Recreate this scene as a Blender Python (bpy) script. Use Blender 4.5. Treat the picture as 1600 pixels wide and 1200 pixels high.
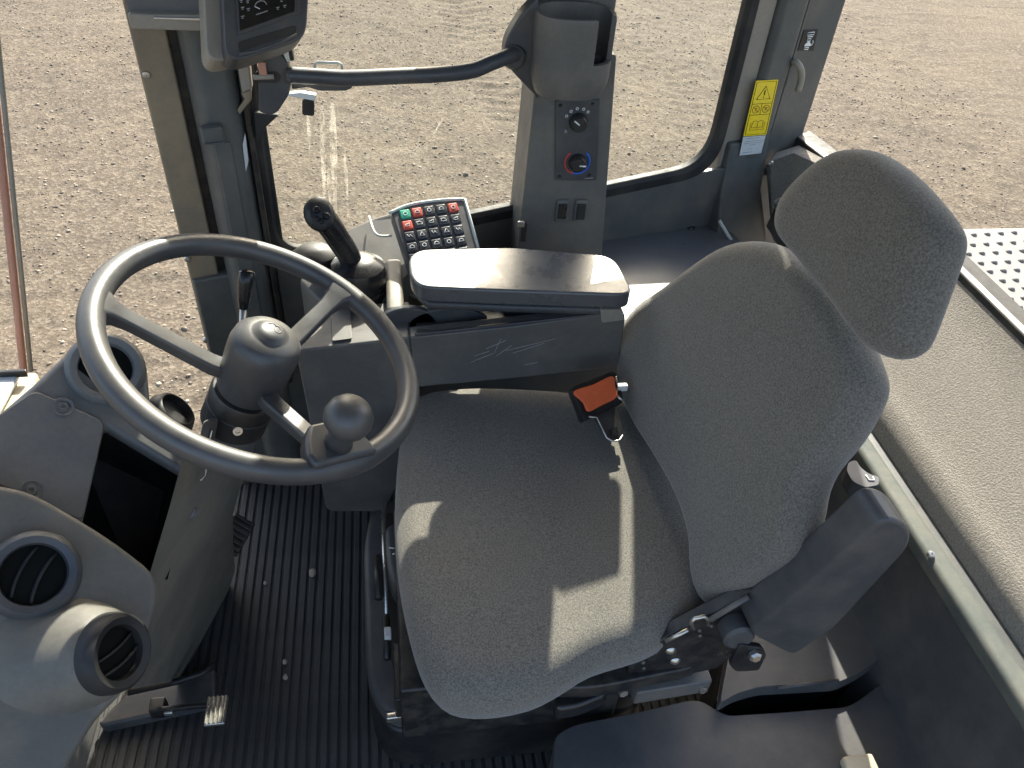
import bpy, bmesh, math, random
import numpy as np
from mathutils import Vector, Matrix

for o in list(bpy.data.objects):
    bpy.data.objects.remove(o)
SC = bpy.context.scene
COL = SC.collection
R_ = random.Random(7)

# ------------------------------------------------------------------ camera
F = 1230.0
CAM = np.array([0.0, 0.0, 1.44])
_Y = np.array([-230, -1100, 1230.]); _Y /= np.linalg.norm(_Y)
_D = np.array([-120, 1400, 1230.]); _D -= _D.dot(_Y) * _Y; _D /= np.linalg.norm(_D)
_X = np.cross(_D, _Y)
if _X[0] < 0:
    _X = -_X
RM = np.array([_X, _Y, -_D])            # camera (right, down, forward) -> world
cam = bpy.data.cameras.new("camera")
cam.sensor_width = 36.0
cam.lens = 36.0 * F / 1600.0
cam.clip_start = 0.02
cam.clip_end = 2000
camo = bpy.data.objects.new("camera", cam)
COL.objects.link(camo)
m3 = Matrix([[RM[i][0], -RM[i][1], -RM[i][2]] for i in range(3)])
camo.matrix_world = Matrix.Translation(Vector(CAM)) @ m3.to_4x4()
SC.camera = camo

# ------------------------------------------------------------------ sky, sun, exposure
SUN_EL, SUN_AZ = math.radians(36), math.atan2(0.25, 0.97)     # azimuth from +Y towards +X
world = bpy.data.worlds.new("World")
SC.world = world
world.use_nodes = True
wn = world.node_tree.nodes
sky = wn.new("ShaderNodeTexSky")
sky.sky_type = 'NISHITA'
sky.sun_disc = False
sky.sun_elevation = SUN_EL
sky.sun_rotation = SUN_AZ
sky.air_density = 1.0
sky.dust_density = 4.0
sky.ozone_density = 0.4
wn["Background"].inputs["Strength"].default_value = 0.15
world.node_tree.links.new(sky.outputs[0], wn["Background"].inputs["Color"])
sl = bpy.data.lights.new("sun", 'SUN')
sl.energy = 4.3
sl.angle = math.radians(0.5)
sl.color = (1.0, 0.95, 0.86)
so = bpy.data.objects.new("sun", sl)
COL.objects.link(so)
SUN = Vector((math.sin(SUN_AZ) * math.cos(SUN_EL), math.cos(SUN_AZ) * math.cos(SUN_EL), math.sin(SUN_EL)))
so.rotation_euler = (-SUN).to_track_quat('-Z', 'Y').to_euler()
so.location = (2, 8, 8)
SC.view_settings.view_transform = 'Standard'
SC.view_settings.look = 'None'
SC.view_settings.gamma = 1.0
SC.view_settings.exposure = 1.8
SC.cycles.max_bounces = 8
SC.cycles.transparent_max_bounces = 12

# ------------------------------------------------------------------ pixel helpers (photograph 1600 x 1200 -> place)
def ray(px, py):
    return RM @ np.array([px - 800.0, py - 600.0, F])

def at(px, py, x=None, y=None, z=None, d=None, pl=None):
    r = ray(px, py)
    if z is not None: t = (z - CAM[2]) / r[2]
    elif y is not None: t = (y - CAM[1]) / r[1]
    elif x is not None: t = (x - CAM[0]) / r[0]
    elif d is not None: t = d / F
    else:
        p, n = np.array(pl[0], float), np.array(pl[1], float)
        t = n.dot(p - CAM) / n.dot(r)
    return Vector(CAM + t * r)

V = Vector
def unit(v):
    return Vector(v).normalized()

WN = unit((0.25, -1, 0))               # inward normal of the right side wall
WPL = ((0, 1.395, 0), WN)
WD = unit((1, 0.25, 0))
def wp(x, z, off=0.0):
    return V((x, 1.395 + 0.25 * x, z)) + WN * off

# ------------------------------------------------------------------ materials
M = {}
def newmat(name):
    m = bpy.data.materials.new(name)
    m.use_nodes = True
    M[name] = m
    nt = m.node_tree
    return m, nt, nt.nodes, nt.links, nt.nodes["Principled BSDF"]

def coords(nt, scale=(1, 1, 1)):
    tc = nt.nodes.new("ShaderNodeTexCoord")
    mp = nt.nodes.new("ShaderNodeMapping")
    mp.inputs["Scale"].default_value = scale
    nt.links.new(tc.outputs["Object"], mp.inputs["Vector"])
    return mp.outputs["Vector"]

def noise(nt, vec, scale, detail=4, rough=0.6):
    n = nt.nodes.new("ShaderNodeTexNoise")
    n.inputs["Scale"].default_value = scale
    n.inputs["Detail"].default_value = detail
    n.inputs["Roughness"].default_value = rough
    nt.links.new(vec, n.inputs["Vector"])
    return n.outputs["Fac"]

def ramp(nt, fac, stops):
    r = nt.nodes.new("ShaderNodeValToRGB")
    e = r.color_ramp.elements
    while len(e) < len(stops):
        e.new(0.5)
    for i, (p, c) in enumerate(stops):
        e[i].position = p
        e[i].color = (*c, 1) if len(c) == 3 else c
    nt.links.new(fac, r.inputs["Fac"])
    return r.outputs["Color"]

def mix(nt, fac, a, b, mode='MIX'):
    n = nt.nodes.new("ShaderNodeMix")
    n.data_type = 'RGBA'
    n.blend_type = mode
    for sock, v in ((n.inputs[0], fac), (n.inputs[6], a), (n.inputs[7], b)):
        if isinstance(v, (int, float)): sock.default_value = v
        elif isinstance(v, tuple): sock.default_value = (*v, 1)
        else: nt.links.new(v, sock)
    return n.outputs[2]

def bump(nt, h, strength, dist, b):
    n = nt.nodes.new("ShaderNodeBump")
    n.inputs["Strength"].default_value = strength
    n.inputs["Distance"].default_value = dist
    nt.links.new(h, n.inputs["Height"])
    nt.links.new(n.outputs[0], b.inputs["Normal"])

def plastic(name, c, rough=0.45, dust=0.25, dustc=(0.32, 0.27, 0.2), grain=900, gb=0.25, spec=0.4, metal=0.0, dscale=9):
    m, nt, N, L, b = newmat(name)
    v = coords(nt)
    big = noise(nt, v, dscale, 6, 0.65)
    fine = noise(nt, v, 160, 3, 0.6)
    mask = ramp(nt, big, [(0.42, (0, 0, 0)), (0.72, (dust,) * 3)])
    mott = mix(nt, 0.5, ramp(nt, fine, [(0.3, tuple(x * 0.86 for x in c)), (0.7, tuple(min(1, x * 1.12) for x in c))]), c)
    L.new(mix(nt, mask, mott, dustc), b.inputs["Base Color"])
    L.new(ramp(nt, noise(nt, v, 22, 5, 0.7), [(0.3, (rough - 0.09,) * 3), (0.7, (min(1, rough + 0.13),) * 3)]), b.inputs["Roughness"])
    b.inputs["Specular IOR Level"].default_value = spec
    b.inputs["Metallic"].default_value = metal
    if gb:
        bump(nt, noise(nt, v, grain, 2, 0.5), gb, 0.0006, b)
    return m

plastic("grey_plastic", (0.1, 0.098, 0.093), 0.42, 0.25)
plastic("dash_plastic", (0.115, 0.115, 0.113), 0.42, 0.22)
plastic("pod_plastic", (0.11, 0.102, 0.087), 0.5, 0.3)
plastic("column_plastic_lit", (0.15, 0.139, 0.118), 0.5, 0.35)  # paler copy of the pod plastic, bounced light put into its colour
plastic("dark_plastic", (0.045, 0.048, 0.054), 0.42, 0.16)
plastic("console_plastic", (0.085, 0.083, 0.08), 0.45, 0.22)
plastic("box_plastic", (0.06, 0.06, 0.062), 0.5, 0.14)
plastic("black_plastic", (0.015, 0.015, 0.016), 0.4, 0.1)
plastic("black_gloss", (0.012, 0.012, 0.014), 0.2, 0.05, gb=0)
plastic("black_metal", (0.014, 0.014, 0.015), 0.33, 0.14, gb=0, dscale=30)
plastic("pillar_paint", (0.075, 0.08, 0.078), 0.38, 0.25, (0.26, 0.22, 0.17), gb=0.05)
plastic("flange_tan", (0.19, 0.155, 0.11), 0.4, 0.5, (0.33, 0.25, 0.15), gb=0.05, dscale=14)  # tan reflections are put into this colour
plastic("rail_paint", (0.085, 0.096, 0.086), 0.6, 0.3, gb=0.05, spec=0.2)
plastic("seal_rubber", (0.02, 0.021, 0.022), 0.55, 0.12, spec=0.2)
plastic("wheel_grip", (0.045, 0.045, 0.047), 0.4, 0.12, grain=1500, gb=0.12, spec=0.6)
plastic("armrest_vinyl", (0.08, 0.082, 0.086), 0.27, 0.0, grain=700, gb=0.1, spec=0.7)
plastic("ledge_paint", (0.08, 0.084, 0.092), 0.36, 0.08, gb=0.05, spec=0.6)
plastic("steel", (0.55, 0.53, 0.48), 0.3, 0.25, gb=0, metal=0.9)
plastic("white_plastic", (0.62, 0.62, 0.6), 0.4, 0.15)
plastic("cream_paint", (0.55, 0.47, 0.33), 0.45, 0.3)
plastic("taupe_paint", (0.24, 0.215, 0.18), 0.45, 0.35)
plastic("orange_cover", (0.62, 0.11, 0.035), 0.5, 0.08, dustc=(0.3, 0.1, 0.05))
plastic("yellow_sticker", (0.85, 0.62, 0.01), 0.35, 0.08, gb=0)
plastic("ink", (0.006, 0.006, 0.005), 0.8, 0, gb=0, spec=0.1)
plastic("vent_black", (0.012, 0.012, 0.013), 0.55, 0.06)
plastic("brown_ink", (0.35, 0.17, 0.01), 0.5, 0, gb=0)
plastic("label_paper", (0.5, 0.52, 0.53), 0.45, 0.15, gb=0)
plastic("label_print", (0.3, 0.31, 0.33), 0.6, 0, gb=0)
plastic("white_print", (0.75, 0.75, 0.72), 0.5, 0, gb=0)
plastic("green_key", (0.03, 0.3, 0.19), 0.35, 0.1, gb=0)
plastic("red_key", (0.45, 0.06, 0.04), 0.35, 0.1, gb=0)
plastic("dark_key", (0.035, 0.038, 0.046), 0.24, 0.1, gb=0, spec=0.6)
plastic("red_print", (0.5, 0.06, 0.05), 0.5, 0, gb=0)
plastic("blue_print", (0.02, 0.12, 0.55), 0.5, 0, gb=0)
plastic("seal_pink", (0.42, 0.2, 0.14), 0.5, 0.3)
plastic("deck_paint", (0.2, 0.196, 0.195), 0.7, 0.25, spec=0.15)
plastic("pebble_stone", (0.3, 0.26, 0.21), 0.9, 0.3)
plastic("grey_print", (0.3, 0.3, 0.3), 0.6, 0, gb=0)
plastic("screen_glass", (0.006, 0.007, 0.008), 0.12, 0.05, gb=0)
plastic("pipe_white", (0.5, 0.52, 0.48), 0.4, 0.2)

def make_mat_rubber():
    m, nt, N, L, b = newmat("mat_rubber")
    v = coords(nt)
    big = noise(nt, v, 5, 6, 0.7)
    sp = noise(nt, v, 130, 4, 0.7)
    c = ramp(nt, big, [(0.35, (0.023, 0.023, 0.0225)), (0.62, (0.046, 0.044, 0.041)), (0.8, (0.085, 0.077, 0.068))])
    spk = ramp(nt, sp, [(0.63, (0, 0, 0)), (0.74, (0.55,) * 3)])
    L.new(mix(nt, spk, c, (0.14, 0.12, 0.095)), b.inputs["Base Color"])
    b.inputs["Roughness"].default_value = 0.75
    bump(nt, noise(nt, v, 300, 3, 0.6), 0.4, 0.0008, b)
make_mat_rubber()

def fabric(name, dark, light, scale, bs, dist):
    m, nt, N, L, b = newmat(name)
    v = coords(nt)
    n1 = noise(nt, v, scale, 2, 0.5)
    vs = coords(nt, (1, 1, 3.0))
    n2 = noise(nt, vs, scale * 1.7, 2, 0.5)
    col = ramp(nt, n1, [(0.34, dark), (0.66, light)])
    col = mix(nt, 0.35, col, ramp(nt, n2, [(0.35, dark), (0.65, light)]))
    big = noise(nt, v, 7, 4, 0.6)
    col = mix(nt, ramp(nt, big, [(0.45, (0, 0, 0)), (0.8, (0.22,) * 3)]), col, (0.24, 0.205, 0.165))
    L.new(col, b.inputs["Base Color"])
    b.inputs["Roughness"].default_value = 0.95
    b.inputs["Specular IOR Level"].default_value = 0.12
    b.inputs["Sheen Weight"].default_value = 0.3
    b.inputs["Sheen Roughness"].default_value = 0.4
    bump(nt, mix(nt, 0.5, n1, n2), bs, dist, b)
fabric("seat_fabric", (0.084, 0.077, 0.066), (0.215, 0.197, 0.169), 430, 0.7, 0.0014)
fabric("carpet", (0.165, 0.15, 0.127), (0.29, 0.264, 0.225), 300, 1.0, 0.004)

def glass(name, tint, dirt_haze):
    m = bpy.data.materials.new(name)
    m.use_nodes = True
    M[name] = m
    nt = m.node_tree
    N, L = nt.nodes, nt.links
    N.remove(N["Principled BSDF"])
    out = N["Material Output"]
    tr = N.new("ShaderNodeBsdfTransparent"); tr.inputs[0].default_value = (*tint, 1)
    gl = N.new("ShaderNodeBsdfGlossy"); gl.inputs["Roughness"].default_value = 0.02
    lw = N.new("ShaderNodeLayerWeight"); lw.inputs["Blend"].default_value = 0.5
    pw_ = N.new("ShaderNodeMath"); pw_.operation = 'POWER'; pw_.inputs[1].default_value = 5.0
    L.new(lw.outputs["Facing"], pw_.inputs[0])
    ml = N.new("ShaderNodeMath"); ml.operation = 'MULTIPLY_ADD'; ml.inputs[1].default_value = 0.25; ml.inputs[2].default_value = 0.025
    L.new(pw_.outputs[0], ml.inputs[0])
    mx = N.new("ShaderNodeMixShader")
    L.new(ml.outputs[0], mx.inputs[0]); L.new(tr.outputs[0], mx.inputs[1]); L.new(gl.outputs[0], mx.inputs[2])
    df = N.new("ShaderNodeBsdfDiffuse"); df.inputs[0].default_value = (0.5, 0.45, 0.38, 1)
    v = coords(nt)
    d = ramp(nt, noise(nt, v, 6, 8, 0.75), [(0.4, (0, 0, 0)), (0.9, (dirt_haze,) * 3)])
    m2 = N.new("ShaderNodeMixShader")
    L.new(d, m2.inputs[0]); L.new(mx.outputs[0], m2.inputs[1]); L.new(df.outputs[0], m2.inputs[2])
    L.new(m2.outputs[0], out.inputs["Surface"])
glass("clear_glass", (0.95, 0.97, 0.95), 0.15)  # dust film, made stronger to put haze over the view

def streak_mat():
    m = bpy.data.materials.new("streak_dirt"); m.use_nodes = True; M["streak_dirt"] = m
    nt = m.node_tree; N, L = nt.nodes, nt.links
    N.remove(N["Principled BSDF"])
    tr = N.new("ShaderNodeBsdfTransparent")
    df = N.new("ShaderNodeBsdfDiffuse"); df.inputs[0].default_value = (0.75, 0.7, 0.6, 1)
    tl = N.new("ShaderNodeBsdfTranslucent"); tl.inputs[0].default_value = (0.8, 0.75, 0.65, 1)
    ad = N.new("ShaderNodeAddShader"); L.new(df.outputs[0], ad.inputs[0]); L.new(tl.outputs[0], ad.inputs[1])
    v = coords(nt, (1, 1, 0.25))
    f = ramp(nt, noise(nt, v, 120, 5, 0.7), [(0.4, (0, 0, 0)), (0.75, (0.2,) * 3)])
    mx = N.new("ShaderNodeMixShader"); L.new(f, mx.inputs[0]); L.new(tr.outputs[0], mx.inputs[1]); L.new(ad.outputs[0], mx.inputs[2])
    L.new(mx.outputs[0], N["Material Output"].inputs["Surface"])
streak_mat()

def ground_mat():
    m, nt, N, L, b = newmat("gravel_ground")
    v = coords(nt)
    n_big = noise(nt, v, 0.55, 6, 0.62)
    n_mid = noise(nt, v, 4.5, 6, 0.7)
    n_fin = noise(nt, v, 62, 5, 0.75)
    vo = N.new("ShaderNodeTexVoronoi"); vo.inputs["Scale"].default_value = 42; vo.inputs["Randomness"].default_value = 1
    L.new(v, vo.inputs["Vector"])
    base = ramp(nt, n_big, [(0.34, (0.0798, 0.0626, 0.0459)), (0.5, (0.1139, 0.0873, 0.0605)), (0.66, (0.1780, 0.1324, 0.0804))])
    base = mix(nt, 0.4, base, ramp(nt, n_mid, [(0.3, (0.0513, 0.0408, 0.0314)), (0.5, (0.1068, 0.0829, 0.0597)), (0.72, (0.1852, 0.1411, 0.0919))]))
    base = mix(nt, 0.6, base, ramp(nt, n_fin, [(0.3, (0.0249, 0.0203, 0.0169)), (0.5, (0.0962, 0.0786, 0.0612)), (0.72, (0.2563, 0.2182, 0.1684))]))
    sep = N.new("ShaderNodeSeparateColor"); L.new(vo.outputs["Color"], sep.inputs[0])
    st = mix(nt, 0.35, base, ramp(nt, sep.outputs[0], [(0.0, (0.0392, 0.0334, 0.0284)), (0.6, (0.1068, 0.0873, 0.0666)), (1.0, (0.2349, 0.2037, 0.1608))]))
    L.new(st, b.inputs["Base Color"])
    b.inputs["Roughness"].default_value = 0.95
    b.inputs["Specular IOR Level"].default_value = 0.1
    h = mix(nt, 0.4, n_fin, vo.outputs["Distance"])
    h = mix(nt, 0.35, h, n_mid)
    bump(nt, h, 0.9, 0.016, b)
ground_mat()

def stone_mat():
    m, nt, N, L, b = newmat("gravel_stone")
    v = coords(nt)
    c = ramp(nt, noise(nt, v, 9, 2, 0.5), [(0.3, (0.1, 0.08, 0.062)), (0.5, (0.18, 0.145, 0.108)), (0.68, (0.36, 0.3, 0.23))])
    L.new(c, b.inputs["Base Color"]); b.inputs["Roughness"].default_value = 0.95
stone_mat()

# ------------------------------------------------------------------ object helpers
def link(o, parent=None):
    COL.objects.link(o)
    if parent is not None:
        o.parent = parent
        pm = parent.get("_loc")
        if pm is not None:
            o.matrix_parent_inverse = Matrix.Translation(-Vector(pm))
    return o

def thing(name, loc, label, cat, group=None):
    o = bpy.data.objects.new(name, None)
    o.empty_display_size = 0.05
    o.location = loc
    o["_loc"] = list(loc)
    COL.objects.link(o)
    return tag(o, label, cat, group)

def tag(o, label=None, cat=None, group=None, kind=None):
    if label: o["label"] = label
    if cat: o["category"] = cat
    if group: o["group"] = group
    if kind: o["kind"] = kind
    return o

def mesh(name, vs, fs, mat, parent=None, smooth=False, bevel=0.0, seg=2, label=None, angle=35):
    me = bpy.data.meshes.new(name)
    me.from_pydata([tuple(v) for v in vs], [], fs)
    bm = bmesh.new(); bm.from_mesh(me)
    bmesh.ops.recalc_face_normals(bm, faces=bm.faces)
    bm.to_mesh(me); bm.free()
    me.materials.append(M[mat])
    o = bpy.data.objects.new(name, me)
    link(o, parent)
    if bevel:
        md = o.modifiers.new("bevel", 'BEVEL'); md.width = bevel; md.segments = seg
        md.limit_method = 'ANGLE'; md.angle_limit = math.radians(angle)
        wnm = o.modifiers.new("wn", 'WEIGHTED_NORMAL'); wnm.keep_sharp = False
        smooth = True
    if smooth:
        me.shade_smooth()
    if label: o["label"] = label
    return o

def prism(name, pts, vec, mat, parent=None, bevel=0.0, seg=3, label=None):
    n = len(pts)
    vec = Vector(vec)
    vs = [Vector(p) for p in pts] + [Vector(p) + vec for p in pts]
    fs = [list(range(n)), list(range(2 * n - 1, n - 1, -1))]
    fs += [[i, (i + 1) % n, n + (i + 1) % n, n + i] for i in range(n)]
    return mesh(name, vs, fs, mat, parent, bevel=bevel, seg=seg, label=label)

def fillet(pts, r, seg=4):
    out = []
    n = len(pts)
    rr = r if isinstance(r, (list, tuple)) else [r] * n
    for i in range(n):
        p, a, b = Vector(pts[i]), Vector(pts[i - 1]), Vector(pts[(i + 1) % n])
        q = rr[i]
        if q <= 0:
            out.append(p); continue
        da, db = a - p, b - p
        la, lb = min(q, da.length * 0.48), min(q, db.length * 0.48)
        p0, p1 = p + da.normalized() * la, p + db.normalized() * lb
        for k in range(seg + 1):
            t = k / seg
            out.append(p0 * (1 - t) ** 2 + p * (2 * t * (1 - t)) + p1 * t * t)
    return out

def catmull(pts, per=6, closed=False):
    pts = [Vector(p) for p in pts]
    n = len(pts)
    out = []
    rng = n if closed else n - 1
    for i in range(rng):
        if closed:
            p0, p1, p2, p3 = pts[i - 1], pts[i], pts[(i + 1) % n], pts[(i + 2) % n]
        else:
            p1, p2 = pts[i], pts[i + 1]
            p0 = pts[i - 1] if i else p1 * 2 - p2
            p3 = pts[i + 2] if i + 2 < n else p2 * 2 - p1
        for k in range(per):
            t = k / per
            out.append(0.5 * ((2 * p1) + (p2 - p0) * t + (2 * p0 - 5 * p1 + 4 * p2 - p3) * t * t + (3 * p1 - p0 - 3 * p2 + p3) * t ** 3))
    if not closed:
        out.append(pts[-1])
    return out

def tube_data(path, r, n=12, closed=False, ez=1.0):
    path = [Vector(p) for p in path]
    k = len(path)
    rs = r if isinstance(r, (list, tuple)) else [r] * k
    vs, fs = [], []
    up = None
    for i, p in enumerate(path):
        if closed:
            t = (path[(i + 1) % k] - path[i - 1]).normalized()
        else:
            t = (path[min(i + 1, k - 1)] - path[max(i - 1, 0)]).normalized()
        if up is None:
            up = Vector((0, 0, 1)) if abs(t.z) < 0.9 else Vector((0, 1, 0))
        up = (up - t * up.dot(t)).normalized()
        sd = t.cross(up)
        for j in range(n):
            a = 2 * math.pi * j / n
            vs.append(p + sd * (math.cos(a) * rs[i]) + up * (math.sin(a) * rs[i] * ez))
    rng = k if closed else k - 1
    for i in range(rng):
        for j in range(n):
            a, b = i * n + j, i * n + (j + 1) % n
            c, d = ((i + 1) % k) * n + (j + 1) % n, ((i + 1) % k) * n + j
            fs.append([a, b, c, d])
    if not closed:
        fs.append(list(range(n - 1, -1, -1)))
        fs.append(list(range((k - 1) * n, k * n)))
    return vs, fs

def tube(name, path, r, mat, parent=None, n=12, closed=False, label=None, ez=1.0):
    vs, fs = tube_data(path, r, n, closed, ez)
    return mesh(name, vs, fs, mat, parent, smooth=True, label=label)

def frame(axis, hint=(0, 0, 1)):
    a = unit(axis)
    h = Vector(hint)
    if abs(a.dot(h.normalized())) > 0.98:
        h = Vector((0, 1, 0))
    u = (h - a * h.dot(a)).normalized()
    return u, a.cross(u), a

def lathe(name, prof, org, axis, mat, parent=None, n=40, label=None, sx=1.0, sy=1.0, hint=(0, 0, 1), smooth=True, bevel=0):
    u, w, a = frame(axis, hint)
    org = Vector(org)
    vs, fs = [], []
    for (r, h) in prof:
        for j in range(n):
            t = 2 * math.pi * j / n
            vs.append(org + a * h + u * (r * math.cos(t) * sx) + w * (r * math.sin(t) * sy))
    k = len(prof)
    for i in range(k - 1):
        for j in range(n):
            fs.append([i * n + j, i * n + (j + 1) % n, (i + 1) * n + (j + 1) % n, (i + 1) * n + j])
    if prof[0][0] > 1e-6: fs.append(list(range(n - 1, -1, -1)))
    if prof[-1][0] > 1e-6: fs.append(list(range((k - 1) * n, k * n)))
    o = mesh(name, vs, fs, mat, parent, smooth=smooth, label=label)
    bm = bmesh.new(); bm.from_mesh(o.data)
    bmesh.ops.remove_doubles(bm, verts=bm.verts, dist=1e-6)
    bmesh.ops.recalc_face_normals(bm, faces=bm.faces)
    bm.to_mesh(o.data); bm.free()
    if smooth:
        o.data.shade_smooth()
        es = o.modifiers.new("es", 'EDGE_SPLIT'); es.split_angle = math.radians(38)
    return o

def box(name, c, size, mat, parent=None, bevel=0.003, axes=None, label=None, seg=2):
    c = Vector(c)
    if axes is None:
        axes = (V((1, 0, 0)), V((0, 1, 0)), V((0, 0, 1)))
    u, w, a = [Vector(x).normalized() * (s / 2) for x, s in zip(axes, size)]
    vs = [c + u * i + w * j + a * k for i in (-1, 1) for j in (-1, 1) for k in (-1, 1)]
    fs = [[0, 1, 3, 2], [4, 6, 7, 5], [0, 4, 5, 1], [2, 3, 7, 6], [0, 2, 6, 4], [1, 5, 7, 3]]
    return mesh(name, vs, fs, mat, parent, bevel=bevel, seg=seg, label=label)

def pillow(name, outline, n_dir, front, back, er, mat, parent=None, crown=0.02, label=None, sag=None, backcrown=0.0, rings=10):
    """cushion: closed outline (3D points near a plane), thick along n_dir, rounded edge of radius er"""
    nd = unit(n_dir)
    P = [Vector(p) for p in outline]
    n = len(P)
    cen = sum(P, Vector()) / n
    meanr = sum((p - cen).length for p in P) / n
    secs = []
    def shrink(f, h, s):
        return [cen + (p - cen) * f + nd * h for p in P]
    vs, fs = [], []
    levels = []
    for k in range(7):                       # back rounded edge, from inner to outer
        a = math.pi / 2 * (1 - k / 6)
        levels.append((1 - er / meanr * (1 - math.cos(a)), -back * math.sin(a)))
    for k in range(1, 9):
        a = math.pi / 2 * k / 8
        levels.append((1 - er / meanr * (1 - math.cos(a)), front * math.sin(a)))
    f0 = levels[-1][0]
    for k in range(1, rings):
        t = k / rings
        levels.append((f0 * (1 - t), front + crown * (1 - (1 - t) ** 2)))
    pts_all = []
    for (f, h) in levels:
        pts_all.append(shrink(f, h, 0))
    for lv in pts_all:
        for p in lv:
            q = p
            if sag: q = sag(p)
            vs.append(q)
    L = len(levels)
    for i in range(L - 1):
        for j in range(n):
            fs.append([i * n + j, i * n + (j + 1) % n, (i + 1) * n + (j + 1) % n, (i + 1) * n + j])
    top = cen + nd * (front + crown)
    vs.append(sag(top) if sag else top)
    for j in range(n):
        fs.append([(L - 1) * n + j, (L - 1) * n + (j + 1) % n, len(vs) - 1])
    fs.append(list(range(n)))
    return mesh(name, vs, fs, mat, parent, smooth=True, label=label)

def copy_of(src, loc=None, parent=None, mat4=None):
    c = src.copy()
    link(c, parent)
    if mat4 is not None: c.matrix_basis = mat4
    elif loc is not None: c.location = loc
    return c

def screw(p, n, r, parent, mat="steel"):
    s = lathe("screw", [(0, r * 0.15), (r * 0.25, r * 0.15), (r * 0.3, r * 0.45), (r * 0.75, r * 0.4), (r, 0.0), (r, -r * 0.6)], p, n, mat, parent, n=14)
    return s

#====================================================================== SETTING: ground outside
GZ = -1.6
def vnoise(x, y, seed, cell):
    rng = np.random.RandomState(seed)
    T = rng.rand(257, 257)
    gx, gy = x / cell, y / cell
    ix, iy = np.floor(gx).astype(int), np.floor(gy).astype(int)
    fx, fy = gx - ix, gy - iy
    fx, fy = fx * fx * (3 - 2 * fx), fy * fy * (3 - 2 * fy)
    a, b = T[ix % 256, iy % 256], T[(ix + 1) % 256, iy % 256]
    c, d = T[ix % 256, (iy + 1) % 256], T[(ix + 1) % 256, (iy + 1) % 256]
    return (a * (1 - fx) + b * fx) * (1 - fy) + (c * (1 - fx) + d * fx) * fy

A0 = at(700, 40, z=GZ); A1 = at(830, 300, z=GZ)          # axis of a tyre track pressed into the yard
TD = (A1 - A0).normalized(); TS = V((-TD.y, TD.x, 0))
def gheight(x, y):
    h = 0.05 * (vnoise(x, y, 1, 1.3) - 0.5) + 0.022 * (vnoise(x, y, 2, 0.4) - 0.5) + 0.012 * (vnoise(x, y, 3, 0.13) - 0.5) + 0.011 * (vnoise(x, y, 4, 0.06) - 0.5)
    s = (x - A0.x) * TD.x + (y - A0.y) * TD.y
    q = (x - A0.x) * TS.x + (y - A0.y) * TS.y
    for off, amp in ((0.25, 0.007), (2.2, 0.003), (-2.6, 0.003)):
        qq = q - off
        inside = np.clip((0.34 - np.abs(qq)) / 0.05, 0, 1)
        lug = np.clip(np.sin((s + 0.5 * np.abs(qq)) * 2 * math.pi / 0.21) * 2.2, -1, 1)
        fade = np.clip(vnoise(x, y, 9, 1.1) * 2.2 - 0.5, 0, 1)
        h = h + inside * lug * amp * fade
    return h

def make_ground():
    def axis(lo, hi, step, far, g=1.25):
        a = list(np.arange(lo, hi, step))
        s, x = step, a[-1]
        while x < far:
            s *= g; x += s; a.append(x)
        s, x = step, a[0]
        pre = []
        while x > -far:
            s *= g; x -= s; pre.append(x)
        return np.array(pre[::-1] + a)
    xs, ys = axis(-4.5, 6.5, 0.034, 400), axis(1.9, 12.0, 0.034, 400)
    X, Y = np.meshgrid(xs, ys)
    Z = GZ + gheight(X, Y) * np.clip(1.4 - np.hypot(X, Y - 5) / 30, 0, 1)
    vs = np.stack([X.ravel(), Y.ravel(), Z.ravel()], 1)
    ny, nx = X.shape
    i = np.arange(ny * nx).reshape(ny, nx)
    fs = np.stack([i[:-1, :-1].ravel(), i[:-1, 1:].ravel(), i[1:, 1:].ravel(), i[1:, :-1].ravel()], 1)
    me = bpy.data.meshes.new("ground")
    me.vertices.add(len(vs)); me.vertices.foreach_set("co", vs.ravel())
    me.loops.add(fs.size); me.loops.foreach_set("vertex_index", fs.ravel())
    me.polygons.add(len(fs)); me.polygons.foreach_set("loop_start", np.arange(0, fs.size, 4))
    me.update(calc_edges=True); me.validate()
    me.materials.append(M["gravel_ground"])
    me.shade_smooth()
    o = bpy.data.objects.new("ground", me)
    COL.objects.link(o)
    tag(o, "dry tan gravel yard with tyre marks outside the cab windows", "ground", kind="structure")
make_ground()

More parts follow.
